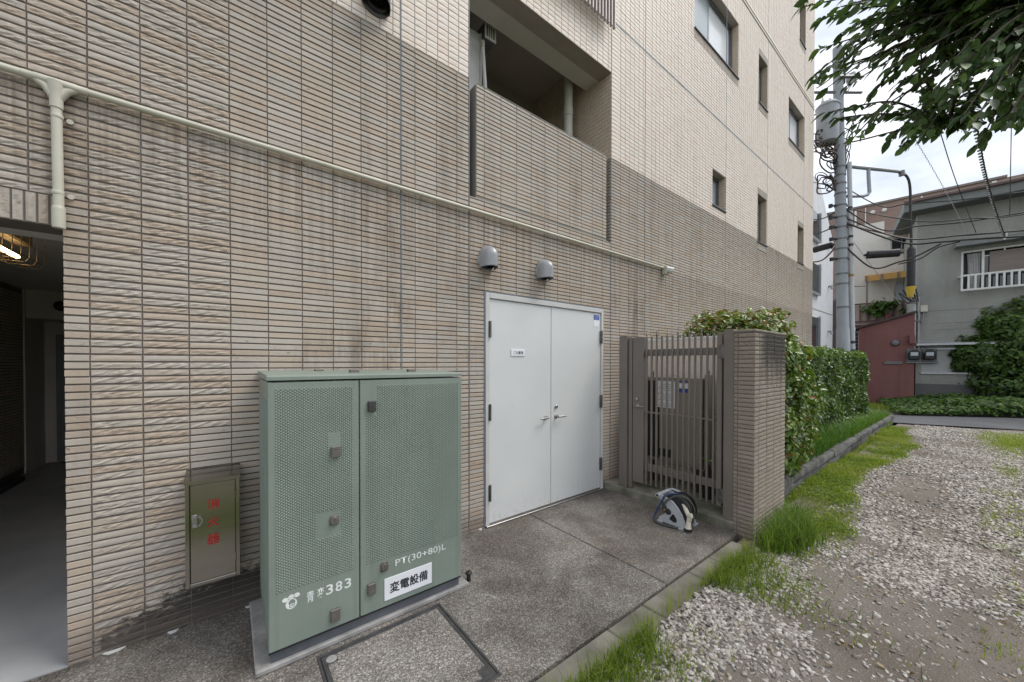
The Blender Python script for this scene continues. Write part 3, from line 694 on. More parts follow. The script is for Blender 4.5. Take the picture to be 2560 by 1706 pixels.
def hood(name, x, z, r, label, mat, dep=.15, wall=0):
    t = thing(name, label, 'vent hood', (x, 0, z), 'hooded wall vents')
    m = MB(); n = 18; rows = []
    # dome: half-round front, rounded crown, open below
    H = .205*r/.083
    def P(u, v):                # u around (0..1 from left wall to right wall), v up
        a = math.pi*u
        if v < .4: k, zz = 1, v/.4*(H-r*1.25)
        else:
            q = (v-.4)/.6*math.pi/2; k = math.cos(q); zz = H-r*1.25+math.sin(q)*r*1.3
        return (x-math.cos(a)*r*(.25+.75*k if False else k), -.012-math.sin(a)*dep*k, z+zz)
    m.grid(P, 24, 16)
    obj('cowl', m, mat, t, 60)
    m = MB().grid(lambda u, v: (x-math.cos(math.pi*u)*(r-.006*v), -.012-math.sin(math.pi*u)*(dep-.006*v), z-.006*(1-v)+.0), 24, 1)
    obj('rim', m, mat, t, 60)
    obj('throat', MB().lathe([(r*.8, 0), (r*.8, .05), (r*.66, .05), (r*.66, .012)], (x, .0, z+.055), (0, -1, 0), 24).box(x-r*.66, x+r*.66, -.02, -.012, z-.0, z+.05), M_BLACK, t, 40)
    fl = MB().lathe([(r*1.12, 0), (r*1.12, .012), (r*1.07, .016)], (x, .002, z+.068), (0, -1, 0), 32)
    obj('flange', fl, mat, t, 40); return t
hood('vent_hood', 1.96, 2.515, .083, 'grey dome vent hood above the left door leaf', M_HOOD)
hood('vent_hood', 2.69, 2.513, .083, 'grey dome vent hood above the middle of the double door', M_HOOD)
hood('vent_hood', .915, 4.37, .105, 'dark vent hood high on the pale tiles at the top edge', mk('hood_dark', (.1, .1, .105), (.07, .07, .075), 6, .4))
# balcony fittings
dp_ = thing('downpipe', 'thick cream drainpipe standing inside the balcony recess', 'pipe', (3.68, .55, 3.165))
obj('pipe', MB().tube([(3.68, .55, 3.1), (3.68, .55, 5.8)], .06, 20), M_PIPE, dp_, 40)
obj('socket', MB().tube([(3.68, .55, 4.98), (3.68, .55, 5.08), (3.68, .55, 5.09)], [.066, .066, .061], 20), M_PIPE, dp_, 40)
lp = thing('laundry_pole', 'thin white pole leaning by the board in the balcony', 'pole', (2.29, .5, 4.24))
obj('shaft', MB().tube([(2.315, .5, 4.3), (2.25, .5, 5.13)], .021, 12), M_CAMW, lp, 40); obj('cap', MB().tube([(2.25, .5, 5.125), (2.245, .5, 5.19), (2.244, .5, 5.2)], [.026, .026, .018], 12), M_PIPE, lp, 40)
vb = thing('exhaust_vent', 'grey box vent with white slotted grille under the balcony ceiling', 'vent', (2.36, .5, 5.35))
obj('duct', MB().box(2.28, 2.42, .5, 1.1, 5.26, 5.44, .004), M_ALU, vb)
g = MB().box(2.275, 2.425, .488, .499, 5.255, 5.28).box(2.275, 2.425, .488, .499, 5.42, 5.445).box(2.275, 2.295, .488, .499, 5.28, 5.42).box(2.405, 2.425, .488, .499, 5.28, 5.42)
gf = obj('grille', g, M_CAMW, vb)
for k in range(3): obj('slat', MB().box(2.316+.028*k, 2.328+.028*k, .488, .497, 5.28, 5.42), M_CAMW, vb)
# passage fittings
pl = thing('caged_light', 'lit tube lamp in a wire cage on the passage ceiling', 'lamp', (-1.26, 1.1, 2.62))
obj('tube_lamp', MB().tube([(-1.255, .75, 2.4), (-1.265, 1.53, 2.4)], .016, 10), emit('lamp_glow', (1, .66, .3), 7.), pl, 40)
obj('tray', MB().box(-1.3, -1.22, .65, 1.65, 2.5, 2.658, .01), mk('tray_tan', (.25, .21, .16), (.2, .17, .125), 5, .5), pl)
cg = MB()
for i in range(9):
    y = .62+.135*i; cg.tube([(-1.345, y, 2.56), (-1.34, y, 2.38), (-1.32, y, 2.35), (-1.2, y, 2.35), (-1.18, y, 2.38), (-1.175, y, 2.56)], .0026, 5)
for x, z in ((-1.343, 2.48), (-1.34, 2.38), (-1.32, 2.35), (-1.26, 2.348), (-1.2, 2.35), (-1.18, 2.38), (-1.177, 2.48)): cg.tube([(x, .58, z), (x, 1.74, z)], .0026, 5)
obj('cage', cg, mk('cage_wire', (.22, .18, .12), None, 8, .5, .5), pl)
hr = thing('handrail', 'short steel grab rail on the tiled passage wall', 'handrail', (-2.27, 4.8, 1.1)); obj('rail', MB().tube([(-2.28, 2.5, 1.14), (-2.28, 4.95, 1.13)], .018, 10), M_STEEL, hr, 40)
obj('bracket', MB().tube([(-2.28, 4.85, 1.13), (-2.35, 4.85, 1.08)], .01, 8).tube([(-2.28, 3.2, 1.13), (-2.35, 3.2, 1.08)], .01, 8), M_STEEL, hr, 40)
dc = thing('dome_camera', 'small dark dome on the beam deep inside the passage', 'camera', (-2.0, 5.5, 2.5)); obj('dome', MB().lathe([(.075, 0), (.075, .02), (.065, .05), (.04, .075), (.0, .08)], (-2.0, 5.545, 2.45), (0, -1, 0), 18), M_BLACK, dc, 40)

# ------------------------------------------------------------------ extinguisher box
eb = thing('extinguisher_box', 'stainless wall box with red Japanese lettering left of the green cabinet', 'fire extinguisher box', (-.08, 0, .3))
ex0, ex1, ez0, ez1, ey = -.208, .044, .298, .908, -.155
mb = MB().box(ex0, ex0+.02, ey, .005, ez0, ez1, .002).box(ex1-.02, ex1, ey, .005, ez0, ez1, .002).box(ex0+.02, ex1-.02, ey, .005, ez0, ez0+.02, .002).box(ex0+.02, ex1-.02, ey, .005, ez1-.016, ez1, .002).box(ex0+.02, ex1-.02, -.1, -.09, ez0+.02, ez1-.016)
obj('body', mb, M_STAIN, eb)
obj('roof', MB().prism([(ex0-.003, 0, ez1+.042), (ex0-.003, ey-.012, ez1+.006), (ex0-.003, ey-.012, ez1-.008), (ex0-.003, ey-.004, ez1-.008), (ex0-.003, 0, ez1-.001)], (ex1-ex0+.006, 0, 0)), M_STAIN, eb)
ed = obj('door', MB().box(ex0+.0225, ex1-.0225, ey+.001, ey+.02, ez0+.0225, ez1-.019, .002), M_STAIN, eb)
obj('latch', MB().box(-.178, -.152, ey-.004, ey+.001, .642, .718, .002).ring_prism([(-.152+.024*math.sin(t), ey-.004, .68+.03*math.cos(t)) for t in np.linspace(0, math.pi, 14)], [(-.152+.015*math.sin(t), ey-.004, .68+.02*math.cos(t)) for t in np.linspace(0, math.pi, 14)], (0, -.006, 0)), M_STEEL, ed, 40)
obj('bolt', MB().lathe([(.0045, 0), (.0035, .004)], (-.165, ey-.004, .705), (0, -1, 0), 8).lathe([(.0045, 0), (.0035, .004)], (-.165, ey-.004, .655), (0, -1, 0), 8), M_LALU, ed)
for z in (.80, .42): obj('hinge', MB().tube([(ex1-.021, ey-.003, z-.022), (ex1-.021, ey-.003, z+.022)], .0045, 8), M_STAIN, ed, 40)
for ch_, z in (('消', .735), ('火', .63), ('器', .525)):
    text(ch_, ed, M_RED, (-.112, ey-.0015, z), WX, WZ, .06, .06, .012)

# ------------------------------------------------------------------ transformer cabinet
pt = thing('concrete_plinth', 'flat concrete pad under the green electrical cabinet', 'plinth', (.7, -.4, 0))
obj('pad', MB().box(.093, 1.345, -.706, .0, .0, .03, .006), M_PLINTH, pt)
tc_ = thing('transformer_cabinet', 'large pale green electrical cabinet with dimpled doors and stencilled numbers', 'electrical cabinet', (.715, -.35, .03))
CX0, CX1, CY = .15, 1.284, -.705
obj('base', MB().box(CX0+.012, CX1-.01, CY+.022, -.03, .0305, .1, .002), M_BASE, tc_)
obj('body', MB().box(CX0+.001, CX1-.001, CY+.022, -.02, .095, 1.5, .002), M_GREEN, tc_)
obj('sill_strip', MB().box(CX0, CX1-.004, CY+.004, CY+.02, .088, .099, .001), M_BLACK, tc_)
lid = MB().prism([(CX0-.003, CY-.004, 1.508), (CX0-.003, CY-.004, 1.526), (CX0-.003, CY+.012, 1.535), (CX0-.003, -.01, 1.548), (CX0-.003, -.01, 1.508)], (CX1-CX0+.003, 0, 0))
lido = obj('lid', lid, M_GREEN, tc_)
for x, y in ((.6, -.5), (.98, -.5), (.45, -.2)): obj('lid_stub', MB().box(x, x+.055, y, y+.04, 1.53, 1.557, .003), M_LATCH, lido)
CM = .5985
def cdoor(x0, x1, lab): return obj('door', MB().box(x0, x1, CY, CY+.02, .1, 1.4965, .0035), M_GREEN, tc_, label=lab)
d1 = cdoor(CX0, CM-.003, 'left green door with plant logo and number 383'); d2 = cdoor(CM+.003, CX1, 'right green door with black on white sign')
def dimples(name, x0, x1, z0, z1, holes, door, plane='front'):
    P = []; px, pz = .01055, .0147; i = 0; x = x0
    while x <= x1+1e-6:
        z = z0+(pz/2 if i % 2 else 0)
        while z <= z1+1e-6:
            if not any(h[0] < x < h[1] and h[2] < z < h[3] for h in holes): P.append((x, z))
            z += pz
        x += px; i += 1
    P = np.array(P); n = len(P)
    a = np.arange(8)*math.pi/4
    tv = [(.0046*math.cos(t), .0005, .0047*math.sin(t)) for t in a]+[(.0036*math.cos(t), -.0032, .0037*math.sin(t)) for t in a]+[(0, -.0044, 0)]
    tf = []
    for k in range(8):
        j = (k+1) % 8; tf += [(k, j, 8+j), (k, 8+j, 8+k), (8+k, 8+j, 16)]
    if plane == 'front': Ms = np.tile(np.eye(3), (n, 1, 1)); Ps = np.stack([P[:, 0], np.full(n, CY), P[:, 1]], 1)
    else: Ms = np.tile(np.array([[0, 1, 0], [-1, 0, 0], [0, 0, 1]], float), (n, 1, 1)); Ps = np.stack([np.full(n, CX0+.001), P[:, 0], P[:, 1]], 1)
    scatter(name, tv, tf, Ms, Ps, np.zeros(n), M_GREEN, door, True)
dimples('dimples', .188, .562, .403, 1.468, [(.434, .5, 1.06, 1.215), (.368, .502, .625, .772)], d1)
dimples('dimples', .643, 1.262, .403, 1.464, [(.6, .701, 1.29, 1.5)], d2)
dimples('side_dimples', -.64, -.09, .2, 1.42, [], tc_, 'side')
def sqlatch(x0, x1, z0, z1, mat, door):
    obj('latch', MB().box(x0, x1, CY-.018, CY, z0, z1, .003), mat, door)
def rdlatch(x0, x1, z0, z1, door):
    o = obj('latch', MB().box(x0, x1, CY-.008, CY, z0, z1, .004).lathe([(.022, 0), (.022, .007), (.019, .0095)], ((x0+x1)/2, CY-.008, (z0+z1)/2), (0, -1, 0), 20).box((x0+x1)/2-.0015, (x0+x1)/2+.0015, CY-.0195, CY-.0175, (z0+z1)/2-.012, (z0+z1)/2+.012), M_LATCH, door, 40)
sqlatch(.444, .492, 1.068, 1.13, M_LATCH, d1); rdlatch(.437, .484, .685, .738, d1); sqlatch(.439, .487, .14, .21, M_LATCH, d1)
sqlatch(.645, .69, 1.31, 1.373, M_LATCHB, d2); rdlatch(.718, .763, .322, .382, d2); sqlatch(.64, .686, .213, .28, M_LATCH, d2)
# plant mark: three blobs over a ring with an off-centre eye
def disc(cx, cz, rx, rz, n=28, off=0): return [(cx+rx*math.cos(2*math.pi*k/n+off), CY-.0006, cz+rz*math.sin(2*math.pi*k/n+off)) for k in range(n)]
lg = MB()
for x, z in ((.2235, .351), (.2505, .359), (.2765, .359)): lg.prism(disc(x, z, .0145, .0115), (0, -.0003, 0))
lg.ring_prism(disc(.2505, .3215, .0265, .0275), disc(.2535, .3275, .0155, .0165), (0, -.0003, 0)); lg.ring_prism(disc(.253, .311, .0125, .0105), disc(.253, .310, .0085, .0075), (0, -.0003, 0))
obj('emblem', lg, M_PAINTW, d1)
text('青', d1, M_PAINTW, (.322, CY-.0006, .294), WX, WZ, .036, .062, .012); text('変', d1, M_PAINTW, (.372, CY-.0006, .298), WX, WZ, .036, .058, .012)
for k, c in enumerate('383'): text(c, d1, M_PAINTW, (.418+.048*k, CY-.0006, .3), WX, WZ, .036, .056, .018)
text('PT(30+80)L', d2, M_PAINTW, (.81, CY-.0006, .315), WX, WZ, .35, .055, .004)
sg = thing('warning_sign', 'white plate with black Japanese characters fixed low on the right cabinet door', 'sign', (.9, CY, .2))
obj('plate', MB().box(.741, 1.055, CY-.004, CY-.0005, .137, .273, .001), M_PLATE, sg)
text('変電設備', sg, M_INK, (.773, CY-.0045, .172), WX, WZ, .252, .066, .022)
sp_ = thing('marker_stud', 'small black mushroom-headed stud in the concrete beside the cabinet pad', 'stud', (1.378, -.645, 0))
obj('stem', MB().lathe([(.016, 0), (.014, .05)], (1.378, -.645, 0), (0, 0, 1), 14), M_BLACK, sp_, 40); obj('head', MB().lathe([(.02, 0), (.025, .006), (.024, .014), (.017, .02), (0, .022)], (1.378, -.645, .048), (0, 0, 1), 16), M_BLACK, sp_, 40)

# ------------------------------------------------------------------ inspection cover let into the apron
mh = thing('inspection_cover', 'square metal framed inspection cover filled with aggregate in front of the cabinet', 'manhole cover', (.73, -1.1, 0))
mx0, mx1, my0, my1 = .362, 1.093, -1.445, -.742
def sqframe(a, b, c, d, w, z0, z1):
    return MB().box(a, b, c, c+w, z0, z1, .0015).box(a, b, d-w, d, z0, z1, .0015).box(a, a+w, c+w, d-w, z0, z1, .0015).box(b-w, b, c+w, d-w, z0, z1, .0015)
obj('outer_frame', sqframe(mx0, mx1, my0, my1, .013, -.01, .005), M_IRON, mh)
obj('gap', sqframe(mx0+.0135, mx1-.0135, my0+.0135, my1-.0135, .004, -.01, .0015), M_BLACK, mh)
obj('inner_frame', sqframe(mx0+.018, mx1-.018, my0+.018, my1-.018, .022, -.01, .0048).box(mx0+.04, mx0+.09, my1-.095, my1-.04, -.01, .0046).box(mx1-.09, mx1-.04, my0+.04, my0+.095, -.01, .0046), M_IRON, mh)
obj('infill', MB().sheet([(mx0+.04, my0+.04, .0032), (mx1-.04, my0+.04, .0032), (mx1-.04, my1-.04, .0032), (mx0+.04, my1-.04, .0032)]), M_AGG3, mh)
for x, y in ((mx0+.062, my1-.065),): obj('screw', MB().lathe([(.027, 0), (.027, .0025), (.024, .0035), (.008, .0035), (.007, .001), (0, .001)], (x, y, .004), (0, 0, 1), 24), M_PLINTH, mh, 40)

# ------------------------------------------------------------------ gate, yard and tiled pier
gs = thing('gate_sill', 'mossy concrete step under the bronze gate', 'step', (3.9, -.8, 0))
obj('step', MB().box(3.776, 4.06, -1.508, .0, -.02, .088, .01), M_CURB, gs)
obj('yard_slab', MB().box(4.06, 4.66, -1.5, .0, -.02, .08), M_CURB, gs)
gt = thing('metal_gate', 'bronze aluminium gate of slim vertical bars beside the tiled pier', 'gate', (3.84, -.85, .088))
obj('post', MB().box(3.80, 3.90, -.317, -.205, .089, 1.935, .003).box(3.815, 3.885, -.378, -.333, .095, 1.908, .003).box(3.83, 3.87, -.333, -.317, .095, 1.9), M_BRONZE, gt, label='left gate post with strike rail')
obj('post', MB().box(3.795, 3.9, -1.5, -1.41, .089, 1.928, .003), M_BRONZE, gt, label='hinge post against the tiled pier')
obj('lock_stile', MB().box(3.815, 3.865, -.529, -.388, .188, 1.91, .003), M_BRONZE, gt)
obj('hinge_stile', MB().box(3.82, 3.865, -1.384, -1.336, .188, 1.904, .003), M_BRONZE, gt)
for z0, z1 in ((1.684, 1.761), (.346, .427), (1.02, 1.035)): obj('rail', MB().box(3.845, 3.866, -1.336, -.529, z0, z1, .002), M_BRONZE, gt)
ys = [-.56, -.623, -.685, -.748, -.81, -.872, -.934, -.995, -1.056, -1.117, -1.179, -1.24, -1.302]
for i, y in enumerate(ys):
    b = obj('bar', MB().box(3.823, 3.8445, y-.009, y+.009, .19, 1.908, .002), M_BRONZE, gt)
    if i % 2 == 0:
        obj('spike', MB().lathe([(.005, 0), (.005, .012), (.012, .015), (.012, .024), (.006, .03), (.0015, .075)], (3.832, y, 1.908), (0, 0, 1), 8), M_HINGE, b, 40)
for z in (1.72, .3): obj('hinge', MB().box(3.80, 3.815, -1.41, -1.36, z-.06, z+.06, .003).tube([(3.808, -1.397, z-.07), (3.808, -1.397, z+.07)], .012, 8), M_HINGE, gt, 40)
h = MB().lathe([(.024, 0), (.024, .006), (.012, .012), (.01, .045)], (3.815, -.452, 1.095), (-1, 0, 0), 18).tube([(3.772, -.447, 1.095), (3.768, -.47, 1.095), (3.768, -.555, 1.097)], [.01, .01, .008], 10)
obj('handle', h, M_STEEL, gt, 40); obj('lock', MB().lathe([(.02, 0), (.02, .014), (.014, .018)], (3.815, -.448, 1.175), (-1, 0, 0), 18), M_STEEL, gt, 40)
pier = thing('tiled_pier', 'short brown tiled wall pier with a stained coping beside the gate', 'wall', (4.2, -1.6, 0))
pw = obj('core', MB().box(XA+.0075, XB-.0075, -1.6725, -1.5005, -.1, 1.9), M_JOINT, pier)
zp = [-.03]+[.012+.0407*k for k in range(47)]
zp = [z for z in zp if z < 1.905]
fr_ = gridrects([.0, .11, .31, .51, .71, .86], zp, .006, .0088)
cand = sorted(fr_, key=lambda r: -r[2])
for r in fr_[:]:
    if r[3] < 0: continue
    me = tile_mesh(r[1]-r[0], r[3]-r[2], .0065, random.random(), random.random() < .7, M_PTILE, 5, 3) if False else None
def place_tiles(name, rects, o, rz, mat, parent, cap):
    cache = {}; o = Vector(o); rot = Matrix.Rotation(rz, 3, 'Z'); k = 0; rest = []
    for r in sorted(rects, key=lambda r: -(r[1]-r[0])):
        if k >= cap: rest.append(r); continue
        key = (round(r[1]-r[0], 3), round(r[3]-r[2], 3), random.randrange(10))
        if key not in cache: cache[key] = tile_mesh(r[1]-r[0], r[3]-r[2], .0065, random.random(), random.random() < .7, mat, 6, 3)
        b = link(name, cache[key], parent); b.rotation_euler = (0, 0, rz)
        b.location = o+rot @ Vector((r[0], random.uniform(-.001, .001), r[2]))-base_of(parent); k += 1
place_tiles('tile', fr_, (XA, -1.6725, 0), 0, M_PTILE, pw, 400)
sd_ = gridrects([.0, .035, .172], zp, .006, .0088)   # end face towards the apron: local x runs from back to front
place_tiles('tile', [(a, b, c, d) for a, b, c, d in gridrects([.0, .036, .18], zp, .006, .0088)], (XA+.0075, -1.5005, 0), -math.pi/2, M_PTILE, pw, 400)
obj('coping', MB().box(XA-.002, XB+.004, -1.683, -1.49, 1.895, 1.917, .005), mk('coping_mortar', (.32, .29, .24), (.2, .18, .15), 8, .9, bump=.3), pier)
obj('black_stain', MB().box(XA+.25, XB-.0, -1.6805, -1.6795, 1.5, 1.9), M_JOINT, pier) if False else None
yw = thing('yard_wall', 'cream rendered wall behind the bronze gate', 'wall', (4.68, -.7, 0))
obj('render', MB().box(XB, XB+.12, -1.49, .004, -.05, 1.9), mk('cream_render', (.74, .67, .6), (.68, .6, .53), 1.5, .85, bump=.1), yw); obj('coping', MB().box(XB-.006, XB+.126, -1.49, .004, 1.9, 1.935, .004), M_CAMW, yw)
obj('groove', MB().box(XB-.001, XB+.001, -1.49, 0, .98, .99), M_SEAL, yw)
lk = thing('equipment_box', 'dark brown metal locker with pasted notices seen through the gate', 'cabinet', (4.45, -.6, .08))
M_LK = mk('locker_brown', (.3, .275, .24), (.26, .235, .205), 2, .4, .2)
obj('body', MB().box(4.31, 4.62, -.975, -.26, .36, 1.425, .004), M_LK, lk); obj('door', MB().box(4.301, 4.309, -.955, -.45, .4, 1.4, .003), M_LK, lk)
obj('leg', MB().box(4.33, 4.37, -.95, -.9, .08, .36), M_BLACK, lk); obj('leg', MB().box(4.33, 4.37, -.35, -.3, .08, .36), M_BLACK, lk)
obj('vent', MB().box(4.297, 4.302, -.62, -.42, .43, .53), M_BLACK, lk); obj('open_side', MB().box(4.302, 4.3095, -.445, -.27, .4, 1.38), M_BLACK, lk)
obj('duct', MB().box(4.33, 4.42, -1.04, -.99, .08, 1.47, .004), M_LK, lk); obj('bolt', MB().box(4.3, 4.33, -.36, -.33, 1.42, 1.5, .003).box(4.34, 4.37, -1.03, -1.0, 1.47, 1.52, .003), M_HINGE, lk)
for nm, a, b, z0, z1, lab in (('notice', -.655, -.41, 1.225, 1.58, 'large'), ('notice', -.755, -.705, 1.3, 1.36, ''), ('notice', -.825, -.775, 1.3, 1.36, '')):
    y0, y1 = max(a, -.95), b
    obj('notice', MB().box(4.2985, 4.3003, a, b, z0-.18 if z1 > 1.4 else z0, min(z1-.2, 1.385) if z1 > 1.4 else z1), M_PLATE, lk)
nl = MB()
for k in range(12):
    if k not in (2, 7): nl.box(4.2975, 4.2984, -.635+.0*k, -.43-.03*(k % 3), 1.07+.024*k, 1.0745+.024*k)
obj('printed_lines', nl, M_HINGE, lk)
for a in (-.755, -.825):
    obj('blue_notice', MB().box(4.2985, 4.3003, a, a+.05, 1.375, 1.39), M_BLUE, lk); obj('blue_notice', MB().box(4.2985, 4.3003, a, a+.05, 1.25, 1.295), M_BLUE, lk)
wp = thing('white_pipe', 'white plastic pipe lying on the yard floor behind the gate', 'pipe', (4.5, -1.0, .15)); obj('pipe', MB().tube([(4.48, -.84, .17), (4.55, -1.32, .17)], .035, 12), M_CAMW, wp, 40); obj('socket', MB().tube([(4.475, -.8, .17), (4.49, -.9, .17)], .045, 12), M_CAMW, wp, 40)
pj = thing('pot_plant', 'little green seedling in a dark bottle behind the gate', 'plant', (4.3, -1.07, .08)); obj('bottle', MB().lathe([(.05, 0), (.055, .02), (.055, .28), (.03, .33), (.025, .38)], (4.25, -1.07, .08), (0, 0, 1), 12), M_BLACK, pj, 40)
obj('leaf', MB().prism([(4.25, -1.07, .5), (4.22, -1.02, .53), (4.24, -.99, .52)], (.002, 0, .003)).prism([(4.25, -1.07, .5), (4.25, -1.12, .53), (4.23, -1.15, .52)], (.002, 0, .003)).prism([(4.25, -1.07, .5), (4.2, -1.07, .54), (4.21, -1.1, .55)], (.002, 0, .003)), mk('seedling', (.2, .4, .05), None, 9, .6), pj)
obj('stem', MB().tube([(4.25, -1.07, .44), (4.25, -1.07, .5)], .004, 6), bpy.data.materials['seedling'], pj)

# ------------------------------------------------------------------ hose reel
hz = thing('hose_reel', 'grey plastic hose reel with coiled dark hose and cream nozzle on the concrete', 'hose reel', (3.51, -1.1, 0))
M_HG = mk('reel_grey', (.46, .48, .51), (.4, .42, .445), 5, .4); M_HOSE = mk('hose_dark', (.045, .045, .04), (.07, .068, .06), 8, .35); M_HB = mk('hose_blue', (.03, .05, .13), (.045, .07, .16), 8, .3); M_NOZ = mk('nozzle_cream', (.6, .56, .47), (.54, .5, .42), 8, .4)
def plate(x, dz=0):
    o = [(x, -.955, .02), (x, -.96, .05), (x, -1.02, .1), (x, -1.035, .17), (x, -1.005, .215), (x, -.965, .235), (x, -.935, .262), (x, -.94, .285), (x, -.965, .29), (x, -1.0, .272), (x, -1.05, .26), (x, -1.1, .245), (x, -1.15, .2), (x, -1.195, .14), (x, -1.225, .07), (x, -1.24, .03), (x, -1.235, .012), (x, -1.17, .006), (x, -1.1, .012), (x, -1.02, .012)]
    return o
def frame_plate(x, lab):
    o = plate(x); c = Vector((x, -1.105, .085))
    hole = [Vector((x, -1.111, .132)), Vector((x, -1.149, .073)), Vector((x, -1.138, .042)), Vector((x, -1.12, .031)), Vector((x, -1.07, .048)), Vector((x, -1.061, .059))]
    n = len(o); per = [];   # inner loop with as many points as the outer one
    hp_ = hole+[hole[0]]; seg = [(hp_[i+1]-hp_[i]).length for i in range(len(hole))]; tot = sum(seg)
    # align by angle round the hole centre
    def hit(p):
        d = (Vector(p)-c).normalized(); best = None
        for i in range(len(hole)):
            a, b = hp_[i]-c, hp_[i+1]-c; e = b-a; den = d.y*e.z-d.z*e.y
            if abs(den) < 1e-9: continue
            t = (a.y*e.z-a.z*e.y)/den; s = (a.y*d.z-a.z*d.y)/den
            if t > 0 and -.001 <= s <= 1.001 and (best is None or t < best): best = t
        return c+d*(best or .02)
    m = MB().ring_prism(o, [hit(p) for p in o], (.016, 0, 0))
    # stiffening rim
    m.tube([Vector(p)+Vector((-.004, 0, 0)) for p in o[9:16]], .006, 6)
    return obj('side_frame', m, M_HG, hz)
frame_plate(3.42, ''); frame_plate(3.60, '')
obj('foot', MB().box(3.40, 3.47, -1.0, -.95, .0, .022, .004).box(3.40, 3.46, -1.21, -1.16, .0, .02, .004).box(3.58, 3.66, -1.0, -.95, .0, .02, .004).box(3.58, 3.66, -1.24, -1.18, .0, .02, .004).box(3.436, 3.6, -1.215, -1.19, .006, .02).box(3.436, 3.6, -.985, -.965, .006, .02), M_HG, hz)
obj('handle', MB().tube([(3.395, -.955, .27), (3.42, -.955, .27), (3.62, -.955, .272), (3.63, -.955, .272)], [.021, .021, .018, .018], 14).tube([(3.61, -.955, .275), (3.61, -1.0, .3), (3.61, -1.09, .29)], .011, 10), M_HG, hz, 40)
obj('handle_socket', MB().lathe([(.013, 0), (.013, .003)], (3.3945, -.955, .27), (-1, 0, 0), 14), M_BLACK, hz)
DC = Vector((3.52, -1.12, .165))
obj('drum', MB().lathe([(.135, -.08), (.14, -.075), (.14, -.07), (.07, -.065), (.07, .065), (.14, .07), (.14, .075), (.135, .08)], DC, (1, 0, 0), 32), M_BLACK, hz, 40)
hm = MB(); pts = []
for k in range(0, 9*24+1):
    a = 2*math.pi*k/24; rr = .088+.018*(k//72)+.002*math.sin(k*.37); xx = 3.47+.1*abs(((k/72) % 2)-1)
    pts.append((xx, DC.y+rr*math.cos(a), DC.z+rr*math.sin(a)))
hm.tube(pts, .0085, 7); obj('coiled_hose', hm, M_HOSE, hz, 60)
def spline(p, n=10):
    p = [Vector(a) for a in p]; q = [p[0]]+p+[p[-1]]; r = []
    for i in range(1, len(q)-2):
        for k in range(n):
            t = k/n; a, b, c, d = q[i-1], q[i], q[i+1], q[i+2]
            r.append(.5*((2*b)+(c-a)*t+(2*a-5*b+4*c-d)*t*t+(3*b-a-3*c+d)*t**3))
    return r+[p[-1]]
obj('loose_hose', MB().tube(spline([(3.405, -1.045, .15), (3.385, -1.03, .19), (3.4, -1.06, .25), (3.45, -1.13, .3), (3.5, -1.21, .28), (3.52, -1.265, .2), (3.5, -1.26, .08), (3.46, -1.22, .02), (3.38, -1.13, .012), (3.35, -1.0, .012), (3.37, -.94, .014), (3.39, -.925, .05)]), .0095, 8), M_HOSE, hz, 60)
obj('blue_hose', MB().tube(spline([(3.39, -.925, .05), (3.4, -.96, .14), (3.4, -1.0, .22), (3.41, -1.03, .285), (3.45, -1.06, .3), (3.5, -1.12, .31)]), .0095, 8), M_HB, hz, 60)
obj('hub', MB().lathe([(.028, 0), (.028, .012), (.018, .016), (.016, .03), (.01, .032)], (3.42, -1.061, .132), (-1, 0, 0), 16), M_BLACK, hz, 40)
obj('hose_connector', MB().tube([(3.405, -1.04, .145), (3.385, -1.035, .15)], .013, 10), mk('brass', (.3, .24, .12), None, 8, .35, .8), hz, 40)
nz = MB().tube(spline([(3.47, -1.17, .255), (3.45, -1.2, .23), (3.43, -1.235, .19), (3.42, -1.262, .155)]), [.014]*8+[.0175]*8+[.02]*15, 12)
nz.lathe([(.02, 0), (.024, .005), (.024, .03), (.012, .034)], (3.42, -1.262, .157), (0, -1, .3), 14)
nz.tube([(3.42, -1.27, .16), (3.42, -1.266, .115), (3.42, -1.264, .112), (3.42, -1.262, .105), (3.42, -1.258, .06), (3.42, -1.257, .045), (3.42, -1.256, .038)], [.02, .023, .019, .021, .024, .032, .033], 16)
obj('nozzle', nz, M_NOZ, hz, 45); obj('nozzle_ring', MB().tube([(3.42, -1.256, .038), (3.42, -1.2555, .02), (3.42, -1.255, .014)], [.034, .035, .03], 16), M_BLACK, hz, 40)
obj('hose_joint', MB().tube([(3.485, -1.15, .275), (3.47, -1.17, .255)], .012, 10), mk('joint_blue', (.2, .27, .4), None, 8, .3), hz, 40)

# ================================================================== BACKGROUND
def house_T(s=0, d=0): # local x along the facade, y into the house
    T = Matrix((U_H, -N_H, Vector((0, 0, 1)))).transposed().to_4x4(); T.translation = A_H+U_H*s-N_H*d; return T
def HB(s=0, d=0): return MB(house_T(s, d))
def hp(s, d, z): return A_H+U_H*s-N_H*d+Vector((0, 0, z))
M_STUCCO = mk('grey_stucco', (.31, .315, .29), (.245, .25, .232), 1.1, .95, streak=.75, sfreq=2.5, bump=.8, bscale=22, bd=.02)
M_STUCCO2 = mk('grey_stucco_base', (.13, .13, .135), (.11, .11, .112), 1.2, .95, bump=.6, bscale=25, bd=.02)
M_EAVE = mk('eave_board', (.2, .215, .215), (.16, .17, .17), 2, .8)
gh = thing('grey_house', 'grey roughcast two storey house with a railed window on its upper floor', 'house', hp(3, 3, 0))
hw = minus([(.06, 9, 0, 7.75)], [(1.2, 4.2, 4.38, 5.9), (.22, 2.2, 1.27, 2.2)], .01, .01)
m = HB()
for a, b, c, d in hw: m.box(a, b, 0, .2, c, d)
m.box(.06, .26, .2, 6, 0, 7.6); m.box(1.0, 4.4, .5, .6, 4, 6.1); m.box(.1, 2.4, .4, .5, 1.1, 2.4)
gw = obj('wall', m, M_STUCCO, gh)
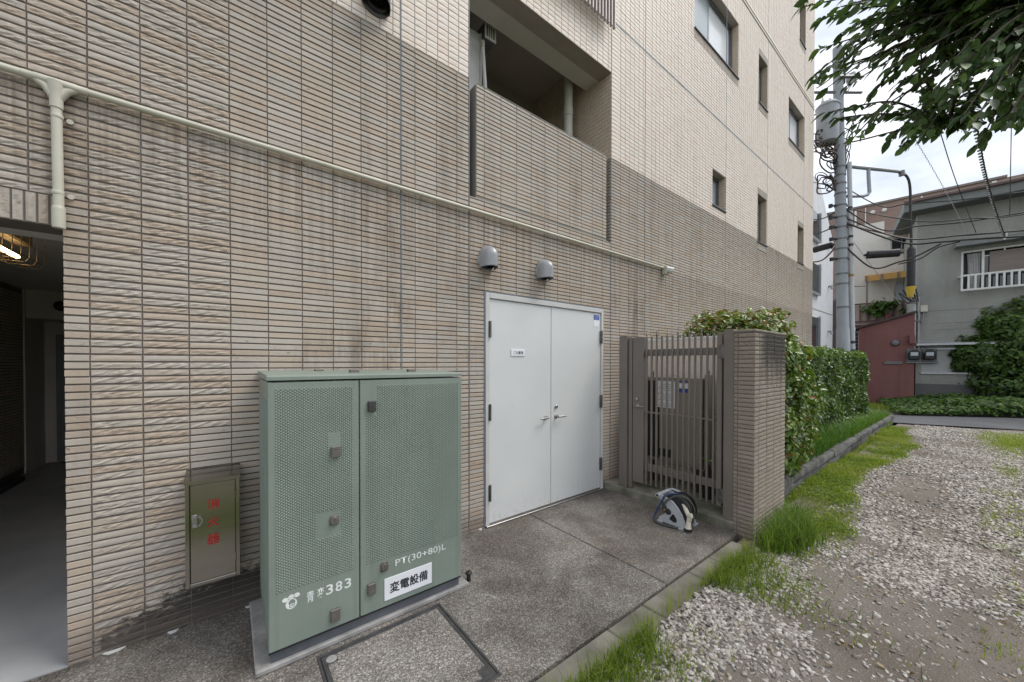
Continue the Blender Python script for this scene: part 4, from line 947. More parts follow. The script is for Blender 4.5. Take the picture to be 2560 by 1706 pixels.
obj('plinth', HB().box(.05, 9, -.02, .0, 0, .8), M_STUCCO2, gh)
obj('string_line', HB().box(.07, 9, -.012, .0, 3.70, 3.735).box(.07, 9, -.01, .0, 3.2, 3.22).box(.07, 9, -.008, 0, 2.95, 2.965), M_STUCCO, gw)
rf = obj('roof', HB().prism([(-.36, -.75, 7.62), (-.36, -.75, 8.0), (-.36, 6, 8.5), (-.36, 6, 8.2), (-.36, .0, 7.72)], (9.6, 0, .02)), M_EAVE, gh)
obj('gutter', HB().box(-.38, 9.2, -.86, -.76, 7.92, 8.04, .02), mk('gutter_brown', (.12, .085, .075), None, 3, .6), rf)
obj('soffit', HB().box(-.34, 9, -.74, .0, 7.60, 7.62), M_STUCCO2, rf)
ww = obj('window', HB().box(1.24, 4.2, .25, .27, 4.4, 5.9), M_BLACK, gh)
f = HB().box(1.2, 4.2, .02, .1, 5.84, 5.9).box(1.2, 4.2, .02, .1, 4.38, 4.44).box(1.2, 1.26, .02, .1, 4.44, 5.84).box(1.7, 1.76, .02, .09, 4.44, 5.84).box(2.7, 2.76, .02, .09, 4.44, 5.84).box(1.76, 4.2, .03, .09, 5.62, 5.66).box(2.2, 2.24, .03, .09, 5.66, 5.84)
obj('frame', f, M_CAMW, ww)
obj('pane', HB().box(1.76, 2.7, .06, .07, 4.44, 5.62), M_GLASS, ww); obj('pane', HB().box(2.76, 4.2, .06, .07, 4.44, 5.62), M_GLASS, ww)
obj('curtain', HB().grid(lambda u, v: (1.36+u*.33+.03*math.sin(v*3), .15+.025*math.sin(u*34)+.01*math.sin(u*13+v*4), 4.45+v*1.36), 40, 6), mk('net_curtain', (.5, .5, .5), (.42, .42, .43), 9, .9), ww, 60)
obj('bamboo_blind', HB().grid(lambda u, v: (1.87+u*2.2, -.02+.004*math.sin(v*150), 4.98+v*.78), 4, 60), mk('bamboo', (.27, .235, .215), (.2, .17, .155), 2, .9, stretch=(.7, .7, 26)), ww)
obj('canopy', HB().prism([(1.02, 0, 6.28), (1.02, -.5, 6.1), (1.02, -.5, 6.02), (1.02, 0, 6.02)], (3.4, 0, 0)), M_EAVE, gh)
rl = HB().box(1.16, 4.2, -.3, -.24, 4.9, 4.96).box(1.16, 4.2, -.3, -.24, 4.36, 4.42).box(1.12, 1.2, -.3, 0, 4.88, 4.92)
ro = obj('railing', rl, M_CAMW, gh)
for k in range(19): obj('baluster', HB().box(1.16+.162*k, 1.21+.162*k, -.295, -.245, 4.42, 4.9), M_CAMW, ro)
lw = obj('window', HB().box(.22, 2.2, .06, .09, 1.27, 2.2), mk('shutter_grey', (.4, .41, .41), (.34, .35, .35), 1.2, .5), gh)
obj('frame', HB().box(.2, 2.2, -.06, .06, 1.2, 1.265).box(.2, 2.2, -.02, .06, 2.16, 2.22).box(1.2, 1.25, .03, .06, 1.27, 2.16), M_LALU, lw)
obj('hood', HB().prism([(.05, 0, 2.5), (.05, -.3, 2.4), (.05, -.3, 2.33), (.05, 0, 2.3)], (2.6, 0, 0)), M_LALU, lw)
for i, s in enumerate((-.02, .42)):
    t = thing('electric_meter', ('dark round-topped electric meter on the edge of the red shed', 'dark round-topped electric meter on the grey house wall')[i], 'meter', hp(s, -.1, 1.9), 'pair of electric meters')
    obj('backing', HB().box(s-.22, s+.24, -.06 if i else -.36, -.01 if i else -.31, 1.62, 1.7, .01).box(s-.2, s+.2, -.06 if i else -.36, -.0 if i else -.31, 1.7, 2.2, .02), M_ALU, t)
    yy = -.06 if i else -.36
    obj('case', HB().box(s-.17, s+.17, yy-.16, yy, 1.76, 2.02, .04).prism([(s+.17*math.cos(a), yy-.16, 2.0+.17*math.sin(a)) for a in np.linspace(0, math.pi, 12)], (0, .16, 0)), M_BLACK, t, 40)
    obj('dial', HB().box(s-.1, s+.1, yy-.165, yy-.16, 1.92, 2.06, .02), M_FROST, t)
jb = thing('junction_box', 'small cream junction box high on the corner of the grey house', 'junction box', hp(.25, -.1, 3.8)); obj('box', HB().box(.16, .36, -.12, 0, 3.68, 3.94, .01), M_PIPE, jb); obj('lead', MB().tube(spline([hp(.26, -.06, 3.68), hp(.22, -.05, 3.3), hp(.1, -.04, 3.0), hp(.1, -.04, 2.55), hp(.3, -.05, 2.3), hp(.42, -.08, 2.1)], 6), .018, 6), M_HOOD, jb, 60)
co = thing('cable_riser', 'bundle of grey conduits up the left corner of the grey house', 'conduit', hp(.1, -.1, 2)); 
obj('pipe', MB().tube([hp(.12, -.08, 2.2), hp(.12, -.08, 4.3)], .035, 8), M_HOOD, co, 40); obj('pipe', MB().tube([hp(.02, -.1, 2.2), hp(.02, -.1, 4.1)], .03, 8), M_LALU, co, 40); obj('bracket', HB().box(-.1, .2, -.14, -.05, 3.3, 3.36).box(-.25, .1, -.2, -.05, 4.05, 4.12), M_ALU, co)
for k in range(5): obj('tangle', MB().tube(spline([hp(-.1+.05*k, -.2, 4.1), hp(-.45+.1*k, -.3, 4.5+.12*k), hp(-.2+.06*k, -.35, 4.05+.1*k), hp(.05, -.2, 4.35)], 8), .018, 6), M_BLACK, co, 60)

M_REDS = mk('red_shed_paint', (.225, .095, .088), (.18, .078, .073), 1.2, .75, streak=.7, sfreq=4, stretch=(1, 1, .3))
rs = thing('red_shed', 'dull red lean-to shed with a sloping top between hedge and grey house', 'shed', hp(-.8, .6, 0))
obj('wall', HB().prism([(-1.62, -.3, -.1), (-.002, -.3, -.1), (-.002, -.3, 3.62), (-1.62, -.3, 3.1)], (0, 1.6, 0)), M_REDS, rs)
obj('roof', HB().prism([(-1.72, -.42, 3.09), (.04, -.42, 3.65), (.04, -.42, 3.73), (-1.72, -.42, 3.17)], (0, 1.9, 0)), mk('rusty_roof', (.09, .055, .05), (.05, .04, .04), 3, .8), rs)
for s in (-1.25, -.42): obj('seam', HB().box(s-.008, s+.008, -.308, -.3, -.1, 3.2), M_REDS, rs)
obj('seam', HB().box(-1.6, -.01, -.306, -.3, 2.7, 2.72), M_REDS, rs)
obj('vent_cap', HB().lathe([(.13, 0), (.14, .04), (.1, .09), (.03, .1)], (-.53, -.3, 2.46), (0, -1, 0), 16), M_ALU, rs, 40)
obj('mail_slot', HB().box(-.86, -.34, -.34, -.3, 1.58, 1.7, .01).box(-.86, -.34, -.35, -.34, 1.66, 1.69), M_ALU, rs)
obj('red_box', HB().box(-.16, .0, -.5, -.301, 2.4, 2.75, .01), M_REDS, rs)

M_CREAM = mk('cream_wall', (.66, .635, .585), (.6, .575, .53), 1.1, .85, streak=.3, sfreq=2)
M_BRICKB = mk('brown_brick', (.28, .2, .17), (.235, .165, .14), 3, .9, bump=.3, bscale=12, stretch=(1, 1, 4))
ch2 = thing('cream_house', 'cream house with orange awning and brown balcony behind the utility pole', 'house', hp(-.7, 6, 0))
obj('wall', HB().box(-1.9, -.64, 5.0, 9, 0, 9.0).box(-.64, 2.5, 5.0, 9, 0, 8.1), M_CREAM, ch2)
obj('cornice', HB().box(-.66, 2.5, 4.9, 5, 8.1, 8.25), M_CAMW, ch2)
w = obj('window', HB().box(-.36, .3, 4.96, 4.998, 7.4, 7.95), M_GLASS, ch2); obj('frame', HB().box(-.42, -.36, 4.93, 4.998, 7.35, 8.0).box(-.04, .0, 4.93, 4.998, 7.4, 7.95).box(-.36, .4, 4.93, 4.998, 7.95, 8.0).box(-.36, .4, 4.93, 4.998, 7.33, 7.4), M_LALU, w)
w = obj('window', HB().box(-.22, .5, 4.96, 4.998, 4.7, 5.75), M_FROST, ch2); obj('frame', HB().box(-.26, -.22, 4.93, 4.998, 4.6, 5.8).box(.05, .09, 4.93, 4.998, 4.7, 5.75), M_ALU, w)
aw = obj('awning', HB().prism([(-1.36, 3.9, 6.08), (-1.36, 5, 6.3), (-1.36, 5, 6.1), (-1.36, 3.9, 5.8)], (1.75, 0, 0)), mk('orange_awning', (.55, .33, .1), (.5, .28, .08), 3, .7), ch2)
for k in range(4): obj('awning_rib', HB().box(-1.36+.56*k, -1.28+.56*k, 3.87, 3.9, 5.79, 6.08), M_BRONZE, aw)
for s in (-1.28, -.3): obj('post', HB().box(s-.035, s+.035, 3.95, 4.02, 3.7, 5.9), M_BRONZE, ch2)
br = obj('balcony_rail', HB().box(-1.9, .6, 3.9, 3.96, 4.62, 4.7).box(-1.9, .6, 3.9, 3.96, 3.72, 3.8), mk('rust_rail', (.16, .1, .085), (.12, .075, .065), 5, .8), ch2)
for k in range(9): obj('baluster', HB().box(-1.86+.3*k, -1.81+.3*k, 3.9, 3.95, 3.8, 4.62), bpy.data.materials['rust_rail'], br)
obj('balcony_panel', HB().box(-1.9, .6, 3.98, 4.0, 3.8, 4.6).box(-1.9, .6, 4.0, 5, 3.6, 3.72), mk('beige_panel', (.42, .34, .29), (.36, .29, .25), 2, .8), ch2)
obj('lower_slab', HB().box(-1.9, .0, 3.8, 5, 3.25, 3.45), M_CAMW, ch2); obj('louvre', HB().box(-1.9, -1.0, 3.9, 3.95, 2.2, 3.2), M_BLACK, ch2)
for k in range(5): obj('louvre_slat', HB().box(-1.9, -1.0, 3.86, 3.9, 2.25+.18*k, 2.3+.18*k), M_ALU, ch2)
bb = thing('brown_building', 'brown brick apartment block rising behind the cream and grey houses', 'building', hp(0, 14, 0))
m = HB()
for k in range(6): m.box(-3.3+.0*k, 1, 12.0+.001*k, 16, 0, 12.1) if k == 0 else None
m.prism([(-3.3, 12, 12.1), (8, 12, 12.1), (8, 12, 0), (1, 12, 0)], (0, .01, 0)) if False else m.box(1.0, 9, 12.0, 16, 0, 12.1)
obj('wall', m, M_BRICKB, bb); obj('coping', HB().box(-3.3, 4.5, 11.9, 16, 12.1, 12.22), M_BRONZE, bb)
for s in (-.86, -.32): obj('vent_cap', HB().lathe([(.13, 0), (.13, .12), (.08, .18)], (s, 12, 11.62), (0, -1, 0), 12), M_CAMW, bb, 40)
for s, wdt in ((-1.68, .1), (-1.2, .05), (1.3, .08), (4.05, .16)): obj('downpipe', HB().box(s-wdt/2, s+wdt/2, 11.88, 11.99, 6 if s < 1 else 11.2, 12.0), M_CAMW, bb)
wb = thing('white_building', 'narrow white building seen past the corner of the tiled apartments', 'building', (17.5, 2, 0))
m = MB().prism([(13.4, .8, 0), (19.75, .8, 0), (19.75, .8, 6.6), (17.6, .8, 8.4), (13.4, .8, 8.4)], (0, 4, 0))
obj('wall', m, mk('white_wall', (.68, .69, .72), (.63, .64, .67), .9, .8, streak=.3, sfreq=2), wb)
for z0, z1 in ((6.15, 7.15), (4.2, 5.25), (2.2, 3.3)):
    w = obj('window', MB().box(16.3, 17.4, .76, .798, z0, z1), M_GLASS, wb); obj('frame', MB().box(17.36, 17.46, .70, .799, z0-.05, z1+.05).box(16.3, 17.36, .7, .799, z0-.08, z0), M_LALU, w)
for z in (6.3, 4.7, 2.9): obj('outlet', MB().tube([(19.0, .8, z), (19.0, .7, z), (19.0, .68, z-.12)], .05, 8), M_HOOD, wb)
obj('floor_line', MB().box(13.4, 19.74, .792, .8, 3.6, 3.63), M_LJOINT, wb)
sb = thing('sloped_stair', 'dark brown sloping stair side behind the foot of the utility pole', 'stair', (20, .2, 0))
obj('stringer', MB().prism([(20.08, 1.1, .2), (20.75, .5, .2), (20.75, .5, 4.9), (20.54, .77, 4.6), (20.29, .95, 3.99), (20.18, 1.03, 2.53)], (.3, .36, 0)), mk('stair_brown', (.1, .065, .06), (.07, .05, .048), 4, .8), sb)
obj('flank', MB().prism([(20.0, 1.17, .2), (20.07, 1.11, .2), (20.53, .77, 4.6), (20.47, .83, 4.7)], (.15, .18, 0)), mk('stair_rose', (.3, .2, .2), None, 3, .8), sb)

# utility pole
def pp(a, d=10.9, y=0):       # a: offset along the view-right direction at the pole; helper in metres
    return None
P0, P1 = Vector((14.62, -.47, -.2)), Vector((14.45, -.25, 11.1))
up = thing('utility_pole', 'grey concrete utility pole carrying a drum transformer and many straps', 'utility pole', (14.62, -.47, 0))
M_CONC = mk('pole_concrete', (.33, .36, .39), (.28, .31, .335), 2.4, .8, bump=.1)
ax = (P1-P0)
def pz(z, o=(0, 0, 0)): return P0+ax*((z-P0.z)/ax.z)+Vector(o)
def pr(z): return .19-.0085*z+.03*(1-z/11)
obj('shaft', MB().tube([pz(z) for z in (-.1, 2.62, 2.66, 6, 11, 11.08, 11.1)], [.172, .16, .146, .134, .115, .115, .09], 24), M_CONC, up, 40)
RV = Vector((Rv.x, Rv.y, 0)); FV = Vector((Fv.x, Fv.y, 0)).normalized()
cpx = lambda z: pz(z)+RV*.205-FV*.09
ct = obj('side_conduit', MB().tube([cpx(z) for z in (.5, 4, 7.6)], .055, 14), mk('conduit_grey', (.5, .53, .57), (.44, .47, .5), 3, .5), up, 40)
for z in (1.7, 1.95, 2.2, 5.1, 5.35, 6.2): obj('marking', MB().tube([cpx(z), cpx(z+.08)], .0565, 14), M_LATCHB, ct)
obj('orange_tag', MB().tube([cpx(4.2), cpx(4.27)], .06, 12), mk('tag_orange', (.4, .23, .07), None, 3, .6), ct)
for z in (2.55, 3.3, 4.0, 4.3, 4.75, 5.05, 5.35, 5.7, 6.0, 6.35, 6.7, 7.0, 7.25, 7.5, 10.75):
    r = .15 if z < 3 else .157-.003*(z-3)
    obj('strap', MB().lathe([(r-.02, -.02), (r, -.02), (r, .02), (r-.02, .02)], pz(z), ax, 20), M_ALU, up)
for z in (4.75, 5.35, 5.7, 6.0, 6.35): obj('cable_bracket', MB().tube([pz(z)-RV*.1, pz(z)-RV*.32], .03, 6).tube([pz(z)+RV*.1, pz(z)+RV*.3], .025, 6).tube([pz(z+.04)-RV*.3, pz(z-.06)-RV*.3], .05, 8), M_BLACK, up, 40)
tr = obj('transformer', MB().lathe([(.2, 0), (.26, .02), (.27, .06), (.27, 1.05), (.29, 1.06), (.29, 1.1), (.2, 1.2), (.06, 1.22)], pz(8.2)-RV*.38-FV*.02, (0, 0, 1), 24), mk('transformer_grey', (.35, .37, .4), (.3, .32, .35), 3, .5), up, 40)
obj('hanger', MB().tube([pz(8.6), pz(8.6)-RV*.3], .05, 8).tube([pz(9.1), pz(9.1)-RV*.3], .05, 8), M_ALU, tr)
for k in (-.12, .1): obj('bushing', MB().lathe([(.05, 0), (.05, .04), (.03, .05), (.045, .09), (.03, .1), (.02, .2)], pz(9.38)-RV*(.38+k), (0, 0, 1), 10), M_CAMW, tr, 40)
obj('cross_arm', MB().tube([pz(10.1)-RV*.1-FV*.15, pz(10.1)+RV*.6-FV*.15], .045, 8).tube([pz(9.75)-RV*.8, pz(9.75)+RV*.7], .04, 8), M_ALU, up)
obj('cutout_switch', MB().box(14.66, 14.9, -.62, -.4, 10.05, 10.3, .03), mk('switch_grey', (.5, .5, .52), (.5, .2, .16), .8, .5, lo=.45, hi=.5), up)
obj('climbing_cable', MB().tube(spline([pz(10.9, RV*.14), pz(10.5, RV*.18), pz(10.0, RV*.15)], 8), .045, 6), M_BLACK, up, 60)
arm = MB().tube([pz(7.55, RV*.15), pz(7.5, RV*.6), pz(7.42, RV*1.4), pz(7.36, RV*1.92)], [.055, .055, .05, .045], 8)
arm.tube([pz(7.48, RV*.86), pz(7.2, RV*.86), pz(6.75, RV*.88), pz(6.68, RV*.82), pz(6.64, RV*.7), pz(6.63, RV*.15)], .045, 8)
obj('bracket_arm', arm, mk('arm_steel', (.33, .35, .38), None, 3, .5, .4), up, 40)
obj('arm_clamp', MB().box(-.05, .05, -.05, .05, -.1, .1) if False else MB().tube([pz(7.4, RV*1.85), pz(7.25, RV*1.87)], .07, 8), M_ALU, up)
# down-lead with its sleeve and guard
dlx = thing('sleeved_cable', 'black sleeved down cable with a yellow end hanging beside the grey house', 'cable', (16.17, -1.66, 3.6))
obj('lead', MB().tube(spline([pz(7.42, RV*1.2), pz(7.38, RV*1.7), Vector((16.12, -1.6, 7.1)), Vector((16.15, -1.64, 6)), Vector((16.17, -1.66, 5.1)), Vector((16.17, -1.66, 3.6))], 8), .032, 8), M_BLACK, dlx, 60)
obj('sleeve', MB().tube([(16.17, -1.66, 5.1), (16.17, -1.66, 5.02), (16.17, -1.66, 3.98), (16.17, -1.66, 3.9)], [.06, .095, .095, .09], 14), M_BLACK, dlx, 40)
obj('yellow_end', MB().tube([(16.17, -1.66, 3.92), (16.17, -1.66, 3.88), (16.16, -1.65, 3.6)], [.115, .11, .06], 12), mk('guard_yellow', (.6, .42, .05), None, 5, .6), dlx, 40)
# overhead cables
M_CABLE = mk('cable_black', (.025, .025, .028), (.04, .038, .036), 5, .6); M_CABLEB = mk('cable_brown', (.16, .09, .055), (.1, .06, .045), 4, .7)
def ray(px, py, dep):
    """a point seen in that direction, dep metres ahead (only used to lay out measured wires)"""
    return CAM+(Fv+Rv*((px-1280)/907)-Uv*((py-918)/907))*dep
def cable(label, pts, r=.016, mat=None, sag=0, twist=0):
    P = [Vector(p) for p in pts]
    if len(P) == 2:
        a, b = P; P = [a.lerp(b, t)-Vector((0, 0, 4*sag*t*(1-t))) for t in np.linspace(0, 1, 13)]
    else: P = spline(P, 8)
    m = MB()
    if twist:
        # two strands wound round each other
        L = [0]
        for a, b in zip(P[:-1], P[1:]): L.append(L[-1]+(b-a).length)
        nseg = int(L[-1]/twist*8); 
        for ph in (0,):
            q = []
            for i in range(nseg+1):
                s = L[-1]*i/nseg; j = min(max(np.searchsorted(L, s)-1, 0), len(P)-2); t = (s-L[j])/(L[j+1]-L[j]); p = P[j].lerp(P[j+1], t)
                d = (P[j+1]-P[j]).normalized(); u = d.orthogonal().normalized(); w = d.cross(u); a = 2*math.pi*s/twist+ph
                q.append(p+(u*math.cos(a)+w*math.sin(a))*r)
            m.tube(q, r*.62, 5)
    else: m.tube(P, r, 6)
    o = obj('overhead_cable', m, mat or M_CABLE, None, 60); tag(o, label, 'cable', 'overhead cables'); return o
hn = lambda s, z, d=-3: hp(s, d, z)
cable('highest thin cable leaving the pole just under the grey roof line', [pz(7.0), ray(2200, 515, 10.5), ray(2270, 509, 10), ray(2420, 497, 9.4), ray(2620, 470, 8.8)], .014)
cable('slack cable crossing the grey gable above the window canopy', [pz(6.35), ray(2204, 574, 10.4), ray(2300, 564, 10), ray(2420, 553, 9.4), ray(2620, 520, 8.8)], .018)
cable('paired cable running under the slack one on the grey gable', [pz(6.3), ray(2291, 552, 9.8), ray(2420, 546, 9.3), ray(2500, 543, 9), ray(2620, 525, 8.6)], .014)
cable('clamped cable just above the window canopy', [pz(6.05), ray(2250, 594, 10), ray(2400, 588, 9.3), ray(2540, 577, 8.8), ray(2640, 570, 8.5)], .02)
cable('thick black cable bundle that dips by the sleeved down cable', [pz(5.9), ray(2250, 605, 10), ray(2352, 604, 9.5), ray(2450, 596, 9.1), ray(2640, 586, 8.5)], .024)
cable('looped cable drooping from the thick bundle to the pole', [pz(5.25), ray(2178, 668, 10.5), ray(2245, 655, 10), ray(2290, 640, 9.8), ray(2352, 609, 9.5)], .022)
cable('second looped cable beneath the first by the sleeve', [ray(2245, 660, 10.1), ray(2300, 646, 9.8), ray(2345, 618, 9.6), ray(2400, 603, 9.3)], .016)
cable('brown cable stretched level from the pole to the sleeve', [pz(5.85), ray(2270, 595, 10)], .018, M_CABLEB, .03)
cable('low brown cable from the pole to the orange awning', [pz(3.95), ray(2165, 714, 12)], .016, M_CABLEB, .02)
cable('upper cable from the pole across the white building', [pz(6.3), ray(2030, 548, 12)], .016, None, .12)
cable('middle cable from the pole across the white building', [pz(5.9), ray(2030, 584, 12)], .018, None, .1)
cable('lower brown cable from the pole to the tiled corner', [pz(5.3), ray(2060, 647, 11.4), ray(2030, 655, 12)], .022, M_CABLEB)
cable('thin pale wire rising left from the pole behind the tiled corner', [pz(7.0), ray(2028, 455, 12)], .01, None, .02)
cable('brown service wire reaching right from the transformer into the leaves', [pz(8.2), ray(2150, 350, 10.4), ray(2260, 322, 9.5), ray(2400, 300, 8.5)], .02, M_CABLEB)
cable('wire slanting up left from the pole head behind the leaves', [pz(9.6), ray(2030, 290, 11.5)], .02, None, .05)
cable('steep wire from the pole top toward the tiled corner', [pz(10.4), ray(2040, 220, 11.2)], .016, M_CABLEB, .05)
cable('twisted black drop cable hanging from the leaves to the hooked bundle', [ray(2510, 590, 9), ray(2485, 520, 7.6), ray(2460, 430, 6), ray(2440, 330, 4.8), ray(2405, 180, 3.6)], .017, None, 0, .15)
cable('thin twisted wire descending to the gable, nearer the sleeve', [ray(2420, 588, 9.3), ray(2375, 500, 8.3), ray(2330, 420, 7.4), ray(2285, 345, 6.6), ray(2250, 290, 6)], .008, M_LALU, 0, .12)
cable('thin dark wire descending between the twisted ones', [ray(2440, 582, 9.3), ray(2400, 480, 8), ray(2375, 410, 7.2), ray(2350, 330, 6.4), ray(2320, 240, 5.6)], .007)
cable('fine vertical wire near the right edge above the gable', [ray(2524, 536, 9), ray(2528, 300, 8.6)], .008)
cable('fine pale wire sloping across the cream house wall', [ray(2250, 760, 12), ray(2130, 600, 11.2)], .008, M_LALU)
hk = thing('cable_hook', 'white plastic hook clip where the twisted cable meets the bundle', 'clip', ray(2510, 590, 9)); obj('loop', MB().tube(spline([ray(2502, 588, 9), ray(2506, 597, 9), ray(2514, 594, 9), ray(2517, 580, 9)], 6), .016, 6), M_CAMW, hk, 60)
for lab, a, b, d0, d1, r in (('black splice closure hanging over the white building left of the pole', (2034, 625), (2080, 612), 11.6, 11.1, .095), ('flat black splice closure hanging in front of the cream wall', (2166, 637), (2250, 631), 10.4, 10.1, .11)):
    t = thing('splice_closure', lab, 'cable closure', ray(*a, d0), 'cable splice closures'); A_, B_ = ray(*a, d0), ray(*b, d1)
    obj('shell', MB().tube([A_, A_.lerp(B_, .03), A_.lerp(B_, .97), B_], [r*.6, r, r, r*.6], 10), M_BLACK, t, 40); obj('neck', MB().tube([A_.lerp(B_, -.08), A_, B_, A_.lerp(B_, 1.1)], r*.3, 8), M_BLACK, t, 40)
ck = thing('cable_coils', 'tangle of looped black service cables on the left side of the pole', 'cable coil', pz(7))
for k in range(16):
    z = 6.9+1.5*random.random(); rr = random.uniform(.12, .3); c = pz(z)-RV*random.uniform(.25, .75)-FV*random.uniform(0, .2); ph = random.uniform(0, 6)
    obj('loop', MB().tube(spline([pz(z+.1)-RV*.12]+[c+(RV*math.cos(ph+t)*rr*random.uniform(.7, 1.2)+Vector((0, 0, 1))*math.sin(ph+t)*rr*random.uniform(.8, 1.5)) for t in np.linspace(0, 5, 7)]+[pz(z-.2)-RV*.14], 5), random.choice((.012, .016, .02)), 5), M_CABLE if k % 3 else M_CABLEB, ck, 60)
for k in range(5): obj('jumper', MB().tube(spline([pz(8.1+.3*k)+RV*.12, pz(7.9+.3*k)+RV*(.3+.05*k), pz(7.5+.2*k)+RV*.2, pz(7.3)+RV*.16], 6), .014, 5), M_CABLE, ck, 60)

# ================================================================== VEGETATION, GRAVEL
def leaf_mat(name, stops, rough=.45, trans=.3, spec=.5):
    nb = NB(name); col = nb.ramps(nb.attr('tint'), stops); nb.done(col, rough, 0, spec)
    tr = nb.n('ShaderNodeBsdfTranslucent'); nb.l(nb.mix(1, col, (1.5, 1.6, .8), 'MULTIPLY'), tr.inputs[0])
    m = nb.n('ShaderNodeMixShader'); m.inputs[0].default_value = trans; nb.l(nb.b.outputs[0], m.inputs[1]); nb.l(tr.outputs[0], m.inputs[2]); nb.l(m.outputs[0], nb.out.inputs[0])
    return nb.m
L_GRASS = leaf_mat('grass_blade', [(0, (.075, .125, .014)), (.4, (.18, .25, .028)), (.75, (.27, .33, .045)), (.93, (.27, .29, .08)), (1, (.33, .28, .14))], .6, .4, .3)
L_TUFT = leaf_mat('tuft_blade', [(0, (.04, .085, .013)), (.5, (.115, .195, .024)), (.85, (.21, .29, .04)), (1, (.32, .29, .14))], .55, .35, .3)
L_DARKG = leaf_mat('liriope_blade', [(0, (.03, .075, .012)), (.6, (.075, .16, .022)), (1, (.14, .24, .035))], .5, .3, .4)
L_SHRUB = leaf_mat('shrub_leaf', [(0, (.035, .07, .016)), (.5, (.095, .16, .028)), (.85, (.19, .28, .045)), (.95, (.2, .26, .045)), (1, (.24, .13, .04))], .32, .2, .6)
L_HEDGE = leaf_mat('hedge_leaf', [(0, (.035, .07, .016)), (.6, (.09, .16, .028)), (.9, (.15, .245, .038)), (1, (.21, .3, .045))], .34, .2, .6)
L_IVY = leaf_mat('ivy_leaf', [(0, (.025, .052, .014)), (.6, (.065, .125, .022)), (1, (.11, .2, .028))], .5, .2, .4)
L_TREE = leaf_mat('tree_leaf', [(0, (.04, .07, .035)), (.6, (.068, .118, .048)), (1, (.12, .2, .062))], .36, .4, .5)
BL_V = [(-.5, 0, 0), (.5, 0, 0), (.36, .12, .5), (-.36, .12, .5), (.2, .42, .85), (-.2, .42, .85), (0, .75, 1)]
BL_F = [(0, 1, 2), (0, 2, 3), (3, 2, 4), (3, 4, 5), (5, 4, 6)]
def grass(name, P, h, w, bend, mat, label=None, cat=None, parent=None, tint=None):
    n = len(P); h = np.asarray(h)
    yaw = RNG.uniform(0, 2*math.pi, n); Mx = frames(yaw, np.zeros(n), np.zeros(n), np.ones(n))
    S = np.stack([np.full(n, 1)*w*RNG.uniform(.7, 1.3, n), h*bend*RNG.uniform(.2, 1.3, n), h], 1)
    Mx = Mx*S[:, None, :]
    o = scatter(name, BL_V, BL_F, Mx, P, RNG.random(n) if tint is None else tint, mat, parent, True)
    if label: tag(o, label, cat)
    return o
def rej(fn, n, x0, x1, y0, y1):
    """n points in the box kept with probability fn(x, y)"""
    out = []; c = 0
    while c < n:
        x = RNG.uniform(x0, x1, n); y = RNG.uniform(y0, y1, n); k = RNG.random(n) < fn(x, y); out.append(np.stack([x[k], y[k]], 1)); c += k.sum()
        if len(out) > 60: break
    return np.concatenate(out)[:n]
def vn(x, y, s, seed=0):      # smooth value noise
    x = x*s+seed*17.3; y = y*s+seed*9.1; xi, yi = np.floor(x), np.floor(y); fx, fy = x-xi, y-yi; fx = fx*fx*(3-2*fx); fy = fy*fy*(3-2*fy)
    hsh = lambda a, b: np.modf(np.abs(np.sin(a*127.1+b*311.7+seed)*43758.5453))[0]
    return (hsh(xi, yi)*(1-fx)+hsh(xi+1, yi)*fx)*(1-fy)+(hsh(xi, yi+1)*(1-fx)+hsh(xi+1, yi+1)*fx)*fy
def gzv(x, y): return -.028+.012*np.sin(x*1.3+y)+.01*np.sin(y*2.1-x*.6)
ss = lambda a, b, x: np.clip((x-a)/(b-a), 0, 1)
# --- green verge along the stone edging
def f_strip(x, y):
    edge = -2.12+.13*np.sin(x*1.1)+.22*(vn(x, y, 2.2, 3)-.5)-.25*ss(4.4, 3.9, x)*0
    e2 = np.where(x < 4.7, -1.72, -1.46)
    return ss(0, .2, y-edge)*(.16+.84*ss(4.0, 4.7, x))*(y < e2)*ss(13.9, 12.2, x+.6*(y+2))*ss(3.3, 3.9, x)*(.45+.55*vn(x, y, 3, 5))
def with_z(P2, dz=0): return np.concatenate([P2, (gzv(P2[:, 0], P2[:, 1])+dz)[:, None]], 1)
P = rej(f_strip, 33000, 3.3, 13.8, -2.5, -1.45)
hh = (.018+.075*vn(P[:, 0], P[:, 1], 2.8, 8)**1.6)*RNG.uniform(.5, 1.35, len(P))*(1+.5*ss(6, 13, P[:, 0])*0)
ti = np.clip(.3+.5*vn(P[:, 0], P[:, 1], 1.9, 11)+RNG.uniform(-.4, .35, len(P)), 0, 1)
grass('grass_verge', with_z(P, -.005), hh, .007, 1.3, L_GRASS, 'bright green grass strip along the foot of the stone edging', 'grass', None, ti)
# --- tall tuft at the corner of the pier
def blob(cx, cy, sx, sy): return lambda x, y: np.exp(-(((x-cx)/sx)**2+((y-cy)/sy)**2))
P = np.concatenate([rej(blob(4.08, -1.88, .27, .12), 1700, 3.3, 4.8, -2.3, -1.7), rej(blob(3.72, -1.84, .1, .06), 220, 3.4, 4, -2.2, -1.7), rej(blob(4.5, -1.78, .2, .05), 500, 3.4, 5, -2.2, -1.7)])
grass('grass_tuft', with_z(P), RNG.uniform(.06, .25, len(P)), .0065, 1.2, L_TUFT, 'tall drooping grass tuft growing at the corner of the tiled pier', 'grass', None, np.clip(RNG.normal(.45, .22, len(P)), 0, 1))
